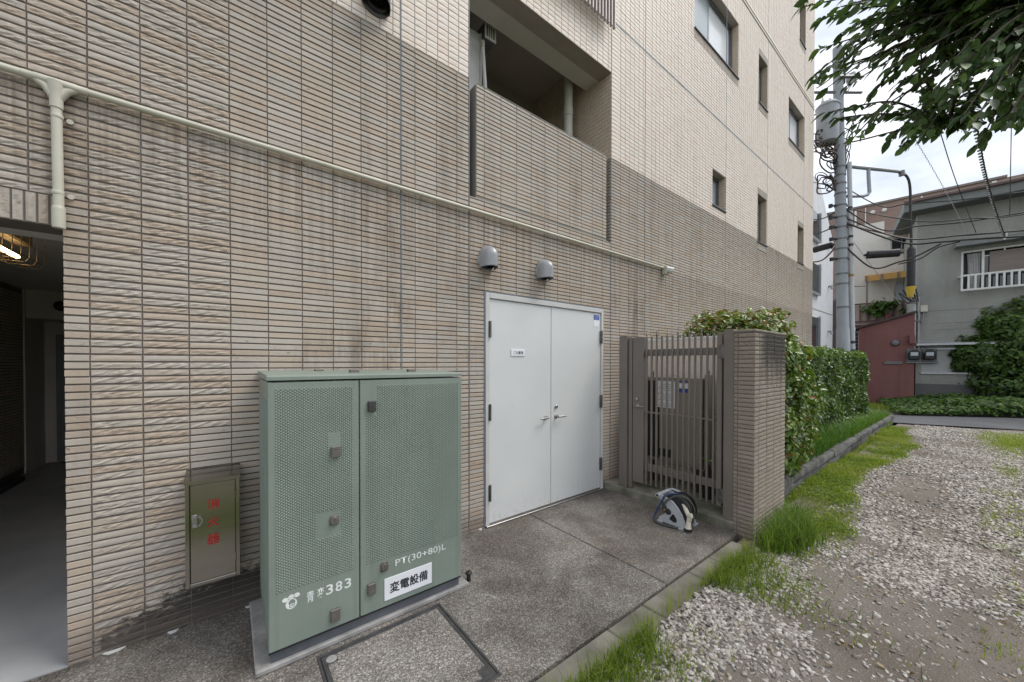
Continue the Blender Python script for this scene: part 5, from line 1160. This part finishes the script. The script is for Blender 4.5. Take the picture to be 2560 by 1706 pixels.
# --- ragged grass along the kerb
def f_kerb(x, y):
    c = vn(x, y*.6, 2.6, 21); wdt = .06+.2*c+.12*ss(2.2, 1.0, x)+.45*ss(.8, .1, x)
    return np.exp(-np.abs(y+1.76)/wdt)*(y < -1.715)*ss(.38, .62, c+.12*ss(2.6, 1.2, x)+.4*ss(.7, .2, x))*(x < 3.6)
P = rej(f_kerb, 30000, -2.5, 3.6, -3.0, -1.7)
grass('grass_fringe', with_z(P), RNG.uniform(.02, .075, len(P))*(1+.7*ss(-1.95, -1.75, P[:, 1])), .005, 1.2, L_GRASS, 'ragged grass fringe between the kerb stones and the white gravel', 'grass', None, np.clip(RNG.normal(.3, .25, len(P)), 0, 1))
P = rej(lambda x, y: .15+0*x, 420, .3, 3.5, -1.745, -1.7); grass('seed_grass', with_z(P), RNG.uniform(.06, .16, len(P)), .0035, .5, L_GRASS, 'thin seeding grass stalks standing along the kerb', 'grass', None, RNG.uniform(.6, 1, len(P)))
# --- patches on the gravel
def f_patch(x, y): 
    c = vn(x, y, .9, 31); c2 = vn(x, y, 3.2, 33)
    a = ss(.55, .72, c)*ss(.35, .6, c2)*(y < -2.95)
    b = np.maximum(blob(12.6, -3.4, 1.2, .3)(x, y), blob(9.2, -3.25, .6, .13)(x, y)*.5)
    d = blob(1.9, -1.98, .35, .1)(x, y)*.6*c2
    e = np.maximum(blob(5.9, -3.2, 1.2, .12)(x, y)*.45*c2, blob(4.3, -3.1, .5, .07)(x, y)*.3*c2)
    return np.clip(np.maximum(np.maximum(a*.35, b*1.2), np.maximum(d, e)), 0, 1)
P = rej(f_patch, 15000, .4, 14.2, -6.5, -1.8)
grass('grass_patches', with_z(P), RNG.uniform(.012, .045, len(P))*(1+.8*ss(9, 13, P[:, 0])), .006, .8, L_GRASS, 'scattered green patches growing through the gravel on the right', 'grass', None, np.clip(RNG.normal(.6, .2, len(P)), 0, 1))
P = rej(lambda x, y: ss(-3.7, -4.6, y)+0*x, 16000, -6, 14, -11, -3.6)
grass('far_lawn', with_z(P), RNG.uniform(.06, .2, len(P)), .012, .7, L_GRASS, 'rough lawn on the open side of the gravel', 'grass', None, np.clip(RNG.normal(.5, .2, len(P)), 0, 1))
# --- low broad-leaved weeds and litter
def rosettes(name, fn, n, box, size, mat, label, cat, tint, dz=.02):
    P2 = rej(fn, n, *box); P3 = with_z(P2); P3[:, 2] += RNG.random(len(P3))*dz+.004
    o = foliage(name, P3, np.tile([0, 0, 1.], (len(P3), 1)), size, mat, None, tint(len(P3)), .45); return tag(o, label, cat)
# --- gravel
def bare(x, y):              # worn wheel track where soil shows
    c = -2.45+.06*np.sin(x*.9); w = .36+.08*np.sin(x*1.7)
    t = np.exp(-((y-c)/w)**2)*(blob(7.0, -2.45, 1.1, .8)(x, y)*.95+.25)
    wob = .12*np.sin(x*3.1)+.22*(vn(x, y, 2.3, 71)-.5)
    t = np.maximum(t, ss(4.15, 3.55, x+wob)*ss(-2.08, -2.32, y+wob)*(.8+.2*ss(-3.3, -3.0, y)))
    return np.clip(t, 0, 1)
def f_grav(x, y):
    n_ = vn(x, y, 1.6, 41)*.6+vn(x, y, 5, 43)*.4
    return np.clip((.1+.9*ss(.32, .7, n_))*(1-.93*bare(x, y))*(1-.85*f_strip(x, y))*np.where(x > 4.3, 1.25, 1)+.45*(y > -2.12)*(x < 3.7)*(x > 1.6)*(1-bare(x, y)), .012, 1)*(y < -1.745-.0*x)
def ico(sub):
    bm = bmesh.new(); bmesh.ops.create_icosphere(bm, subdivisions=sub, radius=1); v = np.array([p.co for p in bm.verts]); f = np.array([[q.index for q in p.verts] for p in bm.faces]); bm.free(); return v, f
G_ = []
nb = NB('pebble'); colp = nb.ramps(nb.attr('tint'), [(0, (.07, .07, .075)), (.15, (.17, .16, .15)), (.35, (.28, .25, .222)), (.6, (.385, .35, .315)), (.85, (.5, .47, .435)), (1, (.62, .6, .57))])
colp = nb.mix(.6, colp, nb.ramp(nb.noise(55, None, 4, .65), .3, .65, (.62, .6, .57), (1.12, 1.12, 1.12)), 'MULTIPLY'); nb.bump(nb.noise(160, None, 3), .25, .003); M_PEB = nb.done(colp, .75, 0, .35)
def pebbles(name, n, x0, x1, y0, y1, s0, s1, sub, label, cat='gravel'):
    P2 = rej(f_grav, n, x0, x1, y0, y1); n = len(P2); v, f = ico(sub)
    q = RNG.uniform(0, 6, (9, 6)); vs = np.stack([v*(1+.13*np.sin(2.2*v[:, :1]+k[0])+.13*np.sin(2.5*v[:, 1:2]+k[1])+.1*np.sin(3.1*v[:, 2:]+k[2])+.07*np.sin(5*v[:, :1]+4*v[:, 1:2]+k[3])) for k in q]); v = vs[RNG.integers(0, 9, n)]
    s = s0+(s1-s0)*RNG.random(n)**1.6
    S = np.stack([s*RNG.uniform(1., 1.5, n), s*RNG.uniform(.75, 1.05, n), s*RNG.uniform(.34, .6, n)], 1)
    Ms = frames(RNG.uniform(0, 6.28, n), RNG.normal(0, .28, n), RNG.normal(0, .28, n), S)
    bury = S[:, 2]*RNG.uniform(-.1, .75, n)
    Pz = np.concatenate([P2, (gzv(P2[:, 0], P2[:, 1])+bury)[:, None]], 1)
    o = scatter(name, v, f, Ms, Pz, np.clip(RNG.beta(2.0, 1.45, n), 0, 1), M_PEB, None, True); return tag(o, label, cat)
pebbles('gravel', 15500, 1.0, 5.2, -3.9, -1.74, .0055, .0155, 2, 'near white river gravel spread over bare soil')
pebbles('gravel', 31000, 5.2, 14.7, -4.0, -1.9, .009, .021, 1, 'far pale gravel drift reaching to the asphalt road')
pebbles('gravel', 4500, -3, 14.4, -7.5, -3.7, .014, .03, 1, 'sparse gravel toward the open lawn')
P2 = rej(lambda x, y: (.25+.75*bare(x, y))*(y < -1.76), 8000, 1.0, 7, -3.6, -1.75); v, f = ico(1); n = len(P2); s = RNG.uniform(.002, .0055, n)
o = scatter('grit', v, f, frames(RNG.uniform(0, 6, n), np.zeros(n), np.zeros(n), np.stack([s, s*.8, s*.6], 1)), with_z(P2, .001), np.clip(RNG.beta(1.5, 1.6, n), 0, 1), M_PEB, None, True); tag(o, 'fine grit lying in the worn wheel track', 'grit')
# --- stone edging of the planting bed: two courses of rough blocks
se = thing('stone_edging', 'low two-course edging of rough dark stones holding the planting bed', 'edging', (9, -1.5, 0))
M_STONE = mk('edging_stone', (.16, .155, .148), (.075, .075, .07), 7, .95, bump=.7, bscale=45, bd=.01)
for c, (z0, z1, y0, y1) in enumerate(((-.06, .085, -1.5, -1.36), (.088, .19, -1.515, -1.33))):
    x = 4.655
    while x < 14.45:
        l = random.uniform(.6, 1.15); x2 = min(x+l, 14.5)
        m = MB().box(x+.006, x2-.006, y0, y1, z0, z1, .014); rg = random.Random(int(x*100)+c)
        m.v = [(a+rg.uniform(-.005, .005), b+rg.uniform(-.012, .012), d+rg.uniform(-.007, .007)) for a, b, d in m.v]
        obj('stone', m, M_STONE, se, 50); x = x2
struct('planting_bed_soil', MB().box(4.78, 14.4, -1.36, 0, -.05, .15), mk('bed_soil', (.05, .04, .028), (.035, .04, .015), 4, .95))
def f_bed(x, y): return (.5+.5*vn(x, y, 3, 51))*(y > -1.45)*(y < -.95+.1*np.sin(x*2))
P = rej(f_bed, 9000, 4.7, 14.4, -1.45, -.6); P3 = np.concatenate([P, np.full((len(P), 1), .15)], 1)
grass('liriope', P3, RNG.uniform(.12, .32, len(P))*(1.15-.5*ss(9, 13, P[:, 0])), .011, 1.1, L_DARKG, 'strappy dark green border grass filling the bed behind the edging', 'border grass', None, np.clip(.35+.5*ss(6, 12, P[:, 0])+RNG.normal(0, .22, len(P)), 0, 1))
# --- leaves
LF_V = [(0, 0, 0), (.33, -.22, .05), (.33, .22, .05), (.68, -.2, .03), (.68, .2, .03), (1, 0, -.06), (.33, 0, -.03), (.68, 0, -.05)]
LF_F = [(0, 1, 6), (0, 6, 2), (1, 3, 7), (1, 7, 6), (6, 7, 4), (6, 4, 2), (3, 5, 7), (7, 5, 4)]
def foliage(name, P, Nrm, size, mat, parent, tint, jitter=.6, lf=(LF_V, LF_F)):
    n = len(P); d = Nrm+RNG.normal(0, jitter, (n, 3)); d /= np.linalg.norm(d, axis=1, keepdims=True)
    a = RNG.normal(0, 1, (n, 3)); a -= d*(a*d).sum(1, keepdims=True); a /= np.linalg.norm(a, axis=1, keepdims=True); b = np.cross(d, a)
    s = size*RNG.uniform(.65, 1.3, n)
    Ms = np.stack([a, b, d], 2)*s[:, None, None]
    return scatter(name, *lf, Ms, P-a*s[:, None]*.5, tint, mat, parent, True)
def blob_mesh(c, r, seed=0, n=3, amp=.12):
    bm = bmesh.new(); bmesh.ops.create_icosphere(bm, subdivisions=n, radius=1); m = MB(); rg = np.random.default_rng(seed); q = rg.uniform(0, 6, 9)
    for v in bm.verts:
        k = 1+amp*(math.sin(v.co.x*5+q[0])+math.sin(v.co.y*6+q[1])+math.sin(v.co.z*5+q[2]))/1.5; m.v.append((c[0]+v.co.x*r[0]*k, c[1]+v.co.y*r[1]*k, c[2]+v.co.z*r[2]*k))
    m.f = [tuple(v.index for v in f.verts) for f in bm.faces]; bm.free(); return m
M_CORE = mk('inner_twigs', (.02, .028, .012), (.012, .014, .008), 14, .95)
M_BARK = mk('bark', (.09, .07, .05), (.05, .04, .03), 12, .9, bump=.5, bscale=40)
rosettes('weeds', lambda x, y: f_strip(x, y)*ss(.45, .7, vn(x, y, 2.1, 77)), 4200, (3.4, 13, -2.4, -1.45), .03, L_GRASS, 'small broad-leaved weeds mixed into the grass along the edging', 'weeds', lambda n: np.clip(RNG.normal(.3, .2, n), 0, 1), .05)
rosettes('kerb_weeds', lambda x, y: np.clip(f_kerb(x, y)+.5*blob(3.75, -1.85, .3, .09)(x, y), 0, 1), 1500, (.3, 4.3, -2.3, -1.72), .022, L_GRASS, 'small round-leaved weeds along the kerb stones', 'weeds', lambda n: np.clip(RNG.normal(.35, .2, n), 0, 1), .03)
L_LIT = leaf_mat('dry_leaf', [(0, (.12, .07, .03)), (.6, (.24, .16, .07)), (1, (.4, .32, .18))], .8, .1, .2)
rosettes('leaf_litter', lambda x, y: (.15+.85*ss(.45, .7, vn(x, y, 1.4, 79)))*(y < -1.72), 420, (1, 13.5, -3.8, -1.7), .034, L_LIT, 'dry brown leaf litter scattered over the gravel', 'leaf litter', lambda n: RNG.random(n), .012)
# loose shrub behind the pier
shb = thing('loose_shrub', 'loose glossy-leaved shrub with yellowish tips rising behind the tiled pier', 'shrub', (5.4, -1.0, .15))
pts = []; nr = []
def ell(c, r, n, shell=.75, up=False):
    d = RNG.normal(0, 1, (n, 3)); d /= np.linalg.norm(d, axis=1, keepdims=True)
    rad = shell+(1-shell)*RNG.random(n)**.7
    lump = 1+.09*np.sin(d[:, 0]*7+c[0])+.09*np.sin(d[:, 1]*8+c[1])+.08*np.sin(d[:, 2]*9)
    return np.array(c)+d*np.array(r)*(rad*lump)[:, None], d
for c, r, n in (((5.25, -1.0, 1.62), (.6, .74, .66), 5200), ((5.35, -1.05, 1.35), (.6, .7, .88), 3600), ((5.3, -1.25, .75), (.55, .5, .65), 2500), ((5.05, -.75, 1.78), (.3, .55, .42), 1200), ((5.7, -1.22, 1.05), (.5, .56, .85), 2900)):
    p, d = ell(c, r, n); pts.append(p); nr.append(d)
p = np.concatenate(pts); d = np.concatenate(nr); k = (p[:, 2] > .2) & (p[:, 0] > 4.8) & (p[:, 1] < -.02); p, d = p[k], d[k]
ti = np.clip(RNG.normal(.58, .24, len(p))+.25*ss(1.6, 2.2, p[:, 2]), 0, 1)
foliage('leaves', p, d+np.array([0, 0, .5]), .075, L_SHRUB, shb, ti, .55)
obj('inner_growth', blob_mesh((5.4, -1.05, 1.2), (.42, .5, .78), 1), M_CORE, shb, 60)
for k in range(7): obj('stem', MB().tube(spline([(5.4+random.uniform(-.2, .2), -.95+random.uniform(-.2, .1), .1), (5.4+random.uniform(-.3, .3), -.95+random.uniform(-.3, .2), .7), (5.4+random.uniform(-.4, .4), -.95+random.uniform(-.4, .3), 1.5)], 6), .012, 6), M_BARK, shb, 60)
# clipped hedge
hd = thing('clipped_hedge', 'dense box-clipped dark green hedge running beside the tiled wall', 'hedge', (9.6, -.7, .15))
HX0, HX1, HY0, HY1, HZ0, HZ1 = 6.9, 13.25, -1.15, -.25, .2, 1.88
n = 15000; f_ = RNG.random(n); u, v = RNG.random(n), RNG.random(n); dep = RNG.random(n)**1.5*.14
p = np.zeros((n, 3)); d = np.zeros((n, 3))
a = f_ < .55; b = (f_ >= .55) & (f_ < .8); c = f_ >= .8
p[a] = np.stack([HX0+(HX1-HX0)*u[a], HY0+dep[a], HZ0+(HZ1-HZ0)*v[a]], 1); d[a] = (0, -1, .3)
p[b] = np.stack([HX0+(HX1-HX0)*u[b], HY0+(HY1-HY0)*v[b], HZ1-dep[b]], 1); d[b] = (0, 0, 1)
p[c] = np.stack([HX1-dep[c], HY0+(HY1-HY0)*u[c], HZ0+(HZ1-HZ0)*v[c]], 1); d[c] = (1, 0, .3)
p += np.stack([.05*np.sin(p[:, 2]*6+p[:, 0]*3), .05*np.sin(p[:, 0]*4.3)+.035*np.sin(p[:, 2]*7+p[:, 0]*2), .04*np.sin(p[:, 0]*3.7)+.03*np.sin(p[:, 0]*9)], 1)
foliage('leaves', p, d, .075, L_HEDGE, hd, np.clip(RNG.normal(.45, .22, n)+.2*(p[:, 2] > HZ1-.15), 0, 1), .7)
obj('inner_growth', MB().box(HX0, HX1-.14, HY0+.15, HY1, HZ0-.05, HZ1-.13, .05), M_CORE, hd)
for k in range(12): obj('stem', MB().tube([(6.3+.6*k, -.9, .1), (6.35+.6*k, -.9, .5)], .02, 6), M_BARK, hd)
ptx = thing('garden_post', 'small white-topped garden post half hidden between shrub and hedge', 'post', (7.3, -1.15, .15)); obj('shaft', MB().box(7.24, 7.34, -1.22, -1.12, .1, .56, .004), M_PLINTH, ptx); obj('cap', MB().box(7.22, 7.36, -1.24, -1.1, .56, .6, .006), M_CAMW, ptx)
# bush in front of the grey house
bs = thing('climbing_bush', 'big dark leafy bush sprawling over the front of the grey house', 'bush', (22.6, -3.6, 0))
P_, D_ = [], []
for c, r, n in (((22.8, -3.7, 1.9), (1.0, 1.5, 1.9), 6500), ((22.3, -2.95, 1.9), (.6, .75, .75), 2300), ((22.6, -3.6, 3.0), (.8, .9, .8), 2300), ((22.2, -4.0, .7), (.9, 1.3, .9), 2300)):
    p, d = ell(c, r, n, .7); P_.append(p); D_.append(d)
p = np.concatenate(P_); d = np.concatenate(D_); k = p[:, 2] > .05
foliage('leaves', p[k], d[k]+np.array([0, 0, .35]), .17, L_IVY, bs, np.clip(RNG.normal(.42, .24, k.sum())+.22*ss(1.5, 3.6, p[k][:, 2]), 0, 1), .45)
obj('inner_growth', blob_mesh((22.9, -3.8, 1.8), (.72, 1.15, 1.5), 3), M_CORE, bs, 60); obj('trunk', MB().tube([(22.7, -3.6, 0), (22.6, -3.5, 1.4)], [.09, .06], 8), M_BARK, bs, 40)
# ivy ground cover
x = RNG.uniform(0, 1, 11000); y = RNG.uniform(0, 1, 11000)
sx = -1.0+x*7.5; dd = y*4.3
base = np.array([[*(hp(a, -.25, 0)+(Vector((16.6, -1.5, 0)).lerp(Vector((19.2, -4.4, 0)), min(1, (a+.9)/3.6))-hp(a, 0, 0))*b*.98)] for a, b in zip(sx, RNG.random(11000))])
hgt = .12+.42*vn(base[:, 0], base[:, 1], .9, 61)*ss(-.8, .6, sx)
base[:, 2] = hgt*RNG.random(11000)**.5+.03
o = foliage('ivy_cover', base, np.tile([-.25, 0, 1.], (11000, 1)), .17, L_IVY, None, np.clip(RNG.normal(.5, .22, 11000)+.3*(RNG.random(11000) < .08), 0, 1), .45); tag(o, 'dark ivy ground cover spilling from the grey house to the road', 'ground cover')
P = rej(lambda x, y: .6+0*x, 1800, 13.2, 20, -1.55, -.1); P3 = np.concatenate([P, np.full((len(P), 1), .0)], 1); P3 = P3[(P3[:, 0] > 17.4) | (P3[:, 0] < 14.2)]
grass('road_verge', P3, RNG.uniform(.06, .18, len(P3)), .02, .7, L_GRASS, 'grass verge around the foot of the red shed', 'grass')
pb = thing('balcony_shrub', 'spiky potted shrub on the brown balcony of the cream house', 'plant', hp(-.6, 3.7, 3.8))
for s, z, n in ((-.65, 4.5, 120), (-1.0, 4.25, 100), (.35, 4.1, 90)):
    c = np.array(hp(s, 3.7, z)); q = np.tile(c, (n, 1))+RNG.normal(0, (.16, .2, .12), (n, 3)); foliage('leaves', q, q-c+np.array([0, 0, .3]), .28, L_IVY, pb, np.clip(RNG.normal(.5, .2, n), 0, 1), .3)
obj('stem', MB().tube([hp(-.5, 3.7, 3.75), hp(-.65, 3.7, 4.6)], .025, 6).tube([hp(-.5, 3.7, 3.75), hp(-1.0, 3.7, 4.3)], .02, 6), M_BARK, pb, 40); obj('pot', MB().lathe([(.12, 0), (.17, .3), (.18, .32)], hp(-.5, 3.7, 3.74), (0, 0, 1), 12), M_REDS, pb, 40)

# ------------------------------------------------------------------ overhanging evergreen branch
tr_ = thing('evergreen_tree', 'dark evergreen tree whose leafy branches overhang the top right corner', 'tree', (5.25, -4.7, 0))
FH = Vector((Fv.x, Fv.y, 0)).normalized(); RH = Vector((Rv.x, Rv.y, 0)); C0 = Vector((CAM.x, CAM.y, 0))
def loc(a, d, z): return C0+RH*a+FH*d+Vector((0, 0, z))
trunk = [loc(5.0, 1.7, -.1), loc(4.95, 1.75, 1.2), loc(4.8, 1.85, 2.3), loc(4.65, 1.95, 3.4), loc(4.5, 2.1, 4.9)]
obj('trunk', MB().tube(spline(trunk, 8), [.16-.0028*i for i in range(33)], 14), M_BARK, tr_, 60)
poly = [(2005, 40), (2040, 120), (2030, 190), (2065, 225), (2065, 285), (2105, 335), (2165, 320), (2215, 345), (2245, 372), (2290, 345), (2330, 335), (2380, 320), (2440, 350), (2475, 322), (2530, 300), (2600, 292), (2800, 270), (2800, -260), (2100, -200), (2020, -60)]
def inside(x, y):
    c = False; j = len(poly)-1
    for i in range(len(poly)):
        (xi, yi), (xj, yj) = poly[i], poly[j]
        if (yi > y) != (yj > y) and x < (xj-xi)*(y-yi)/(yj-yi)+xi: c = not c
        j = i
    return c
LP, LD, LS = [], [], []
rg = random.Random(5); limbs = MB(); tw = MB(); nt_ = 0
hubs = [loc(2.95, 2.0, 3.2), loc(2.6, 2.1, 3.55), loc(3.0, 1.8, 3.6), loc(2.75, 2.3, 3.1), loc(2.7, 1.75, 3.3)]
hubs2 = [loc(3.8, 2.1, 3.7), loc(4.3, 1.6, 3.9), loc(4.4, 2.5, 4.0), loc(4.9, 2.0, 4.3)]
for h in hubs: limbs.tube(spline([loc(4.78, 1.87, 2.4), loc(4.0, 1.95, 2.95), loc(3.4, 2.0, 3.15), h], 6), [.06-.0025*i for i in range(19)], 8)
for h in hubs2: limbs.tube(spline([loc(4.7, 1.92, 3.0), loc(4.66, 1.95, 3.4), h], 6), [.05-.003*i for i in range(13)], 8)
tips = [(2003, 25), (2045, 55), (2040, 130), (2028, 195), (2030, 205), (2060, 225), (2065, 285), (2080, 300), (2110, 330), (2130, 345), (2160, 325), (2220, 350), (2248, 370), (2300, 345), (2330, 338), (2385, 320), (2445, 352), (2440, 365), (2480, 325), (2545, 305)]
while len(tips) < 350:
    x, y = rg.uniform(2010, 2800), rg.uniform(-240, 370)
    if inside(x, y) and rg.random() < .28+.72*ss(2080, 2380, x): tips.append((x, y))
tips += [(rg.uniform(2800, 3900), rg.uniform(-700, 230)) for _ in range(110)]
for i, (x, y) in enumerate(tips):
    dep = rg.uniform(1.55, 2.6) if i > 20 else rg.uniform(1.75, 2.3)
    tip = loc(dep*(x-1280)/907, dep, CAM.z+dep*(909-y)/907); h = min(hubs if x < 2800 else hubs+hubs2, key=lambda q: (q-tip).length+rg.uniform(0, .3))
    L = (tip-h).length; mid = h.lerp(tip, .55)+Vector((rg.uniform(-.06, .06), rg.uniform(-.06, .06), .1*L+rg.uniform(-.03, .05)))
    path = spline([h, h.lerp(mid, .5)+Vector((0, 0, .02)), mid, tip], 7); n = len(path)
    tw.tube(path, [.010-.0078*k/n for k in range(n)], 5, False)
    for k in range(4, n):
        if k < n*.25 and rg.random() < .5: continue
        for s in range(rg.choice((1, 2, 3)) if k < n-1 else 3):
            p = path[k]; t = (path[min(k+1, n-1)]-path[k-1]).normalized(); side = t.cross(Vector((0, 0, 1))).normalized()*(1 if (k+s) % 2 else -1)
            dirv = (t*rg.uniform(.5, 1.1)+side*rg.uniform(.25, .9)+Vector((0, 0, rg.uniform(-.75, .1)))).normalized()
            LP.append(p+Vector((rg.uniform(-.015, .015),)*3)); LD.append(dirv); LS.append(rg.uniform(.035, .08))
obj('limb', limbs, M_BARK, tr_, 60); obj('twigs', tw, M_BARK, tr_, 60, kind='stuff')
# leaf: folded, pointed, slightly drooping blade
lv, lf = [], []
prof = [(0, .0), (.12, .13), (.32, .215), (.55, .225), (.78, .14), (1, 0)]
for x, w in prof: lv += [(x, -w, .06*(w/.22)-.14*x*x), (x, 0, -.14*x*x), (x, w, .06*(w/.22)-.14*x*x)]
for i in range(5):
    for k in (0, 1): q = (3*i+k, 3*i+3+k, 3*i+4+k, 3*i+1+k); lf.append(q)
lv, lf = np.array(lv), np.array(lf)
n = len(LP); LPn = np.array(LP); A1 = np.array(LD); s = np.array(LS)
upv = np.tile([0, 0, 1.], (n, 1))+RNG.normal(0, .45, (n, 3)); B1 = np.cross(upv, A1); B1 /= np.linalg.norm(B1, axis=1, keepdims=True); C1 = np.cross(A1, B1)
Ms = np.stack([A1, B1, C1], 2)
rel = LPn-np.array(CAM); wdep = rel @ np.array(Fv); px = 1280+907*(rel @ np.array(Rv))/wdep; py = 918-907*(rel @ np.array(Uv))/wdep
vis = (px > 1980) & (px < 2570) & (py > -20) & (py < 400)
score = np.where(vis, s/wdep*(1+.6*(px < 2200)), 0); order = np.argsort(-score); top = order[:300]; others = order[300:]
meshes = []
for k in range(12):
    me = bpy.data.meshes.new('leaf'); cv = lv.copy(); cv[:, 2] += .1*math.sin(k)*cv[:, 0]*cv[:, 0]; cv[:, 1] *= .85+.03*k
    me.from_pydata([tuple(q) for q in cv], [], [tuple(int(z) for z in q) for q in lf]); a = me.attributes.new('tint', 'FLOAT', 'FACE'); a.data.foreach_set('value', np.full(len(me.polygons), k/11, np.float32)); me.shade_smooth(); me.materials.append(L_TREE); meshes.append(me)
tb = base_of(tr_)
for i in top:
    o = link('leaf', meshes[int(RNG.integers(12))], tr_)
    o.matrix_local = Matrix.Translation(Vector(LPn[i])-tb) @ Matrix(Ms[i].tolist()).to_4x4() @ Matrix.Scale(float(s[i]), 4)
o = scatter('leaf_mass', lv, lf, Ms[others]*s[others][:, None, None], LPn[others], RNG.random(len(others)), L_TREE, tr_, True)
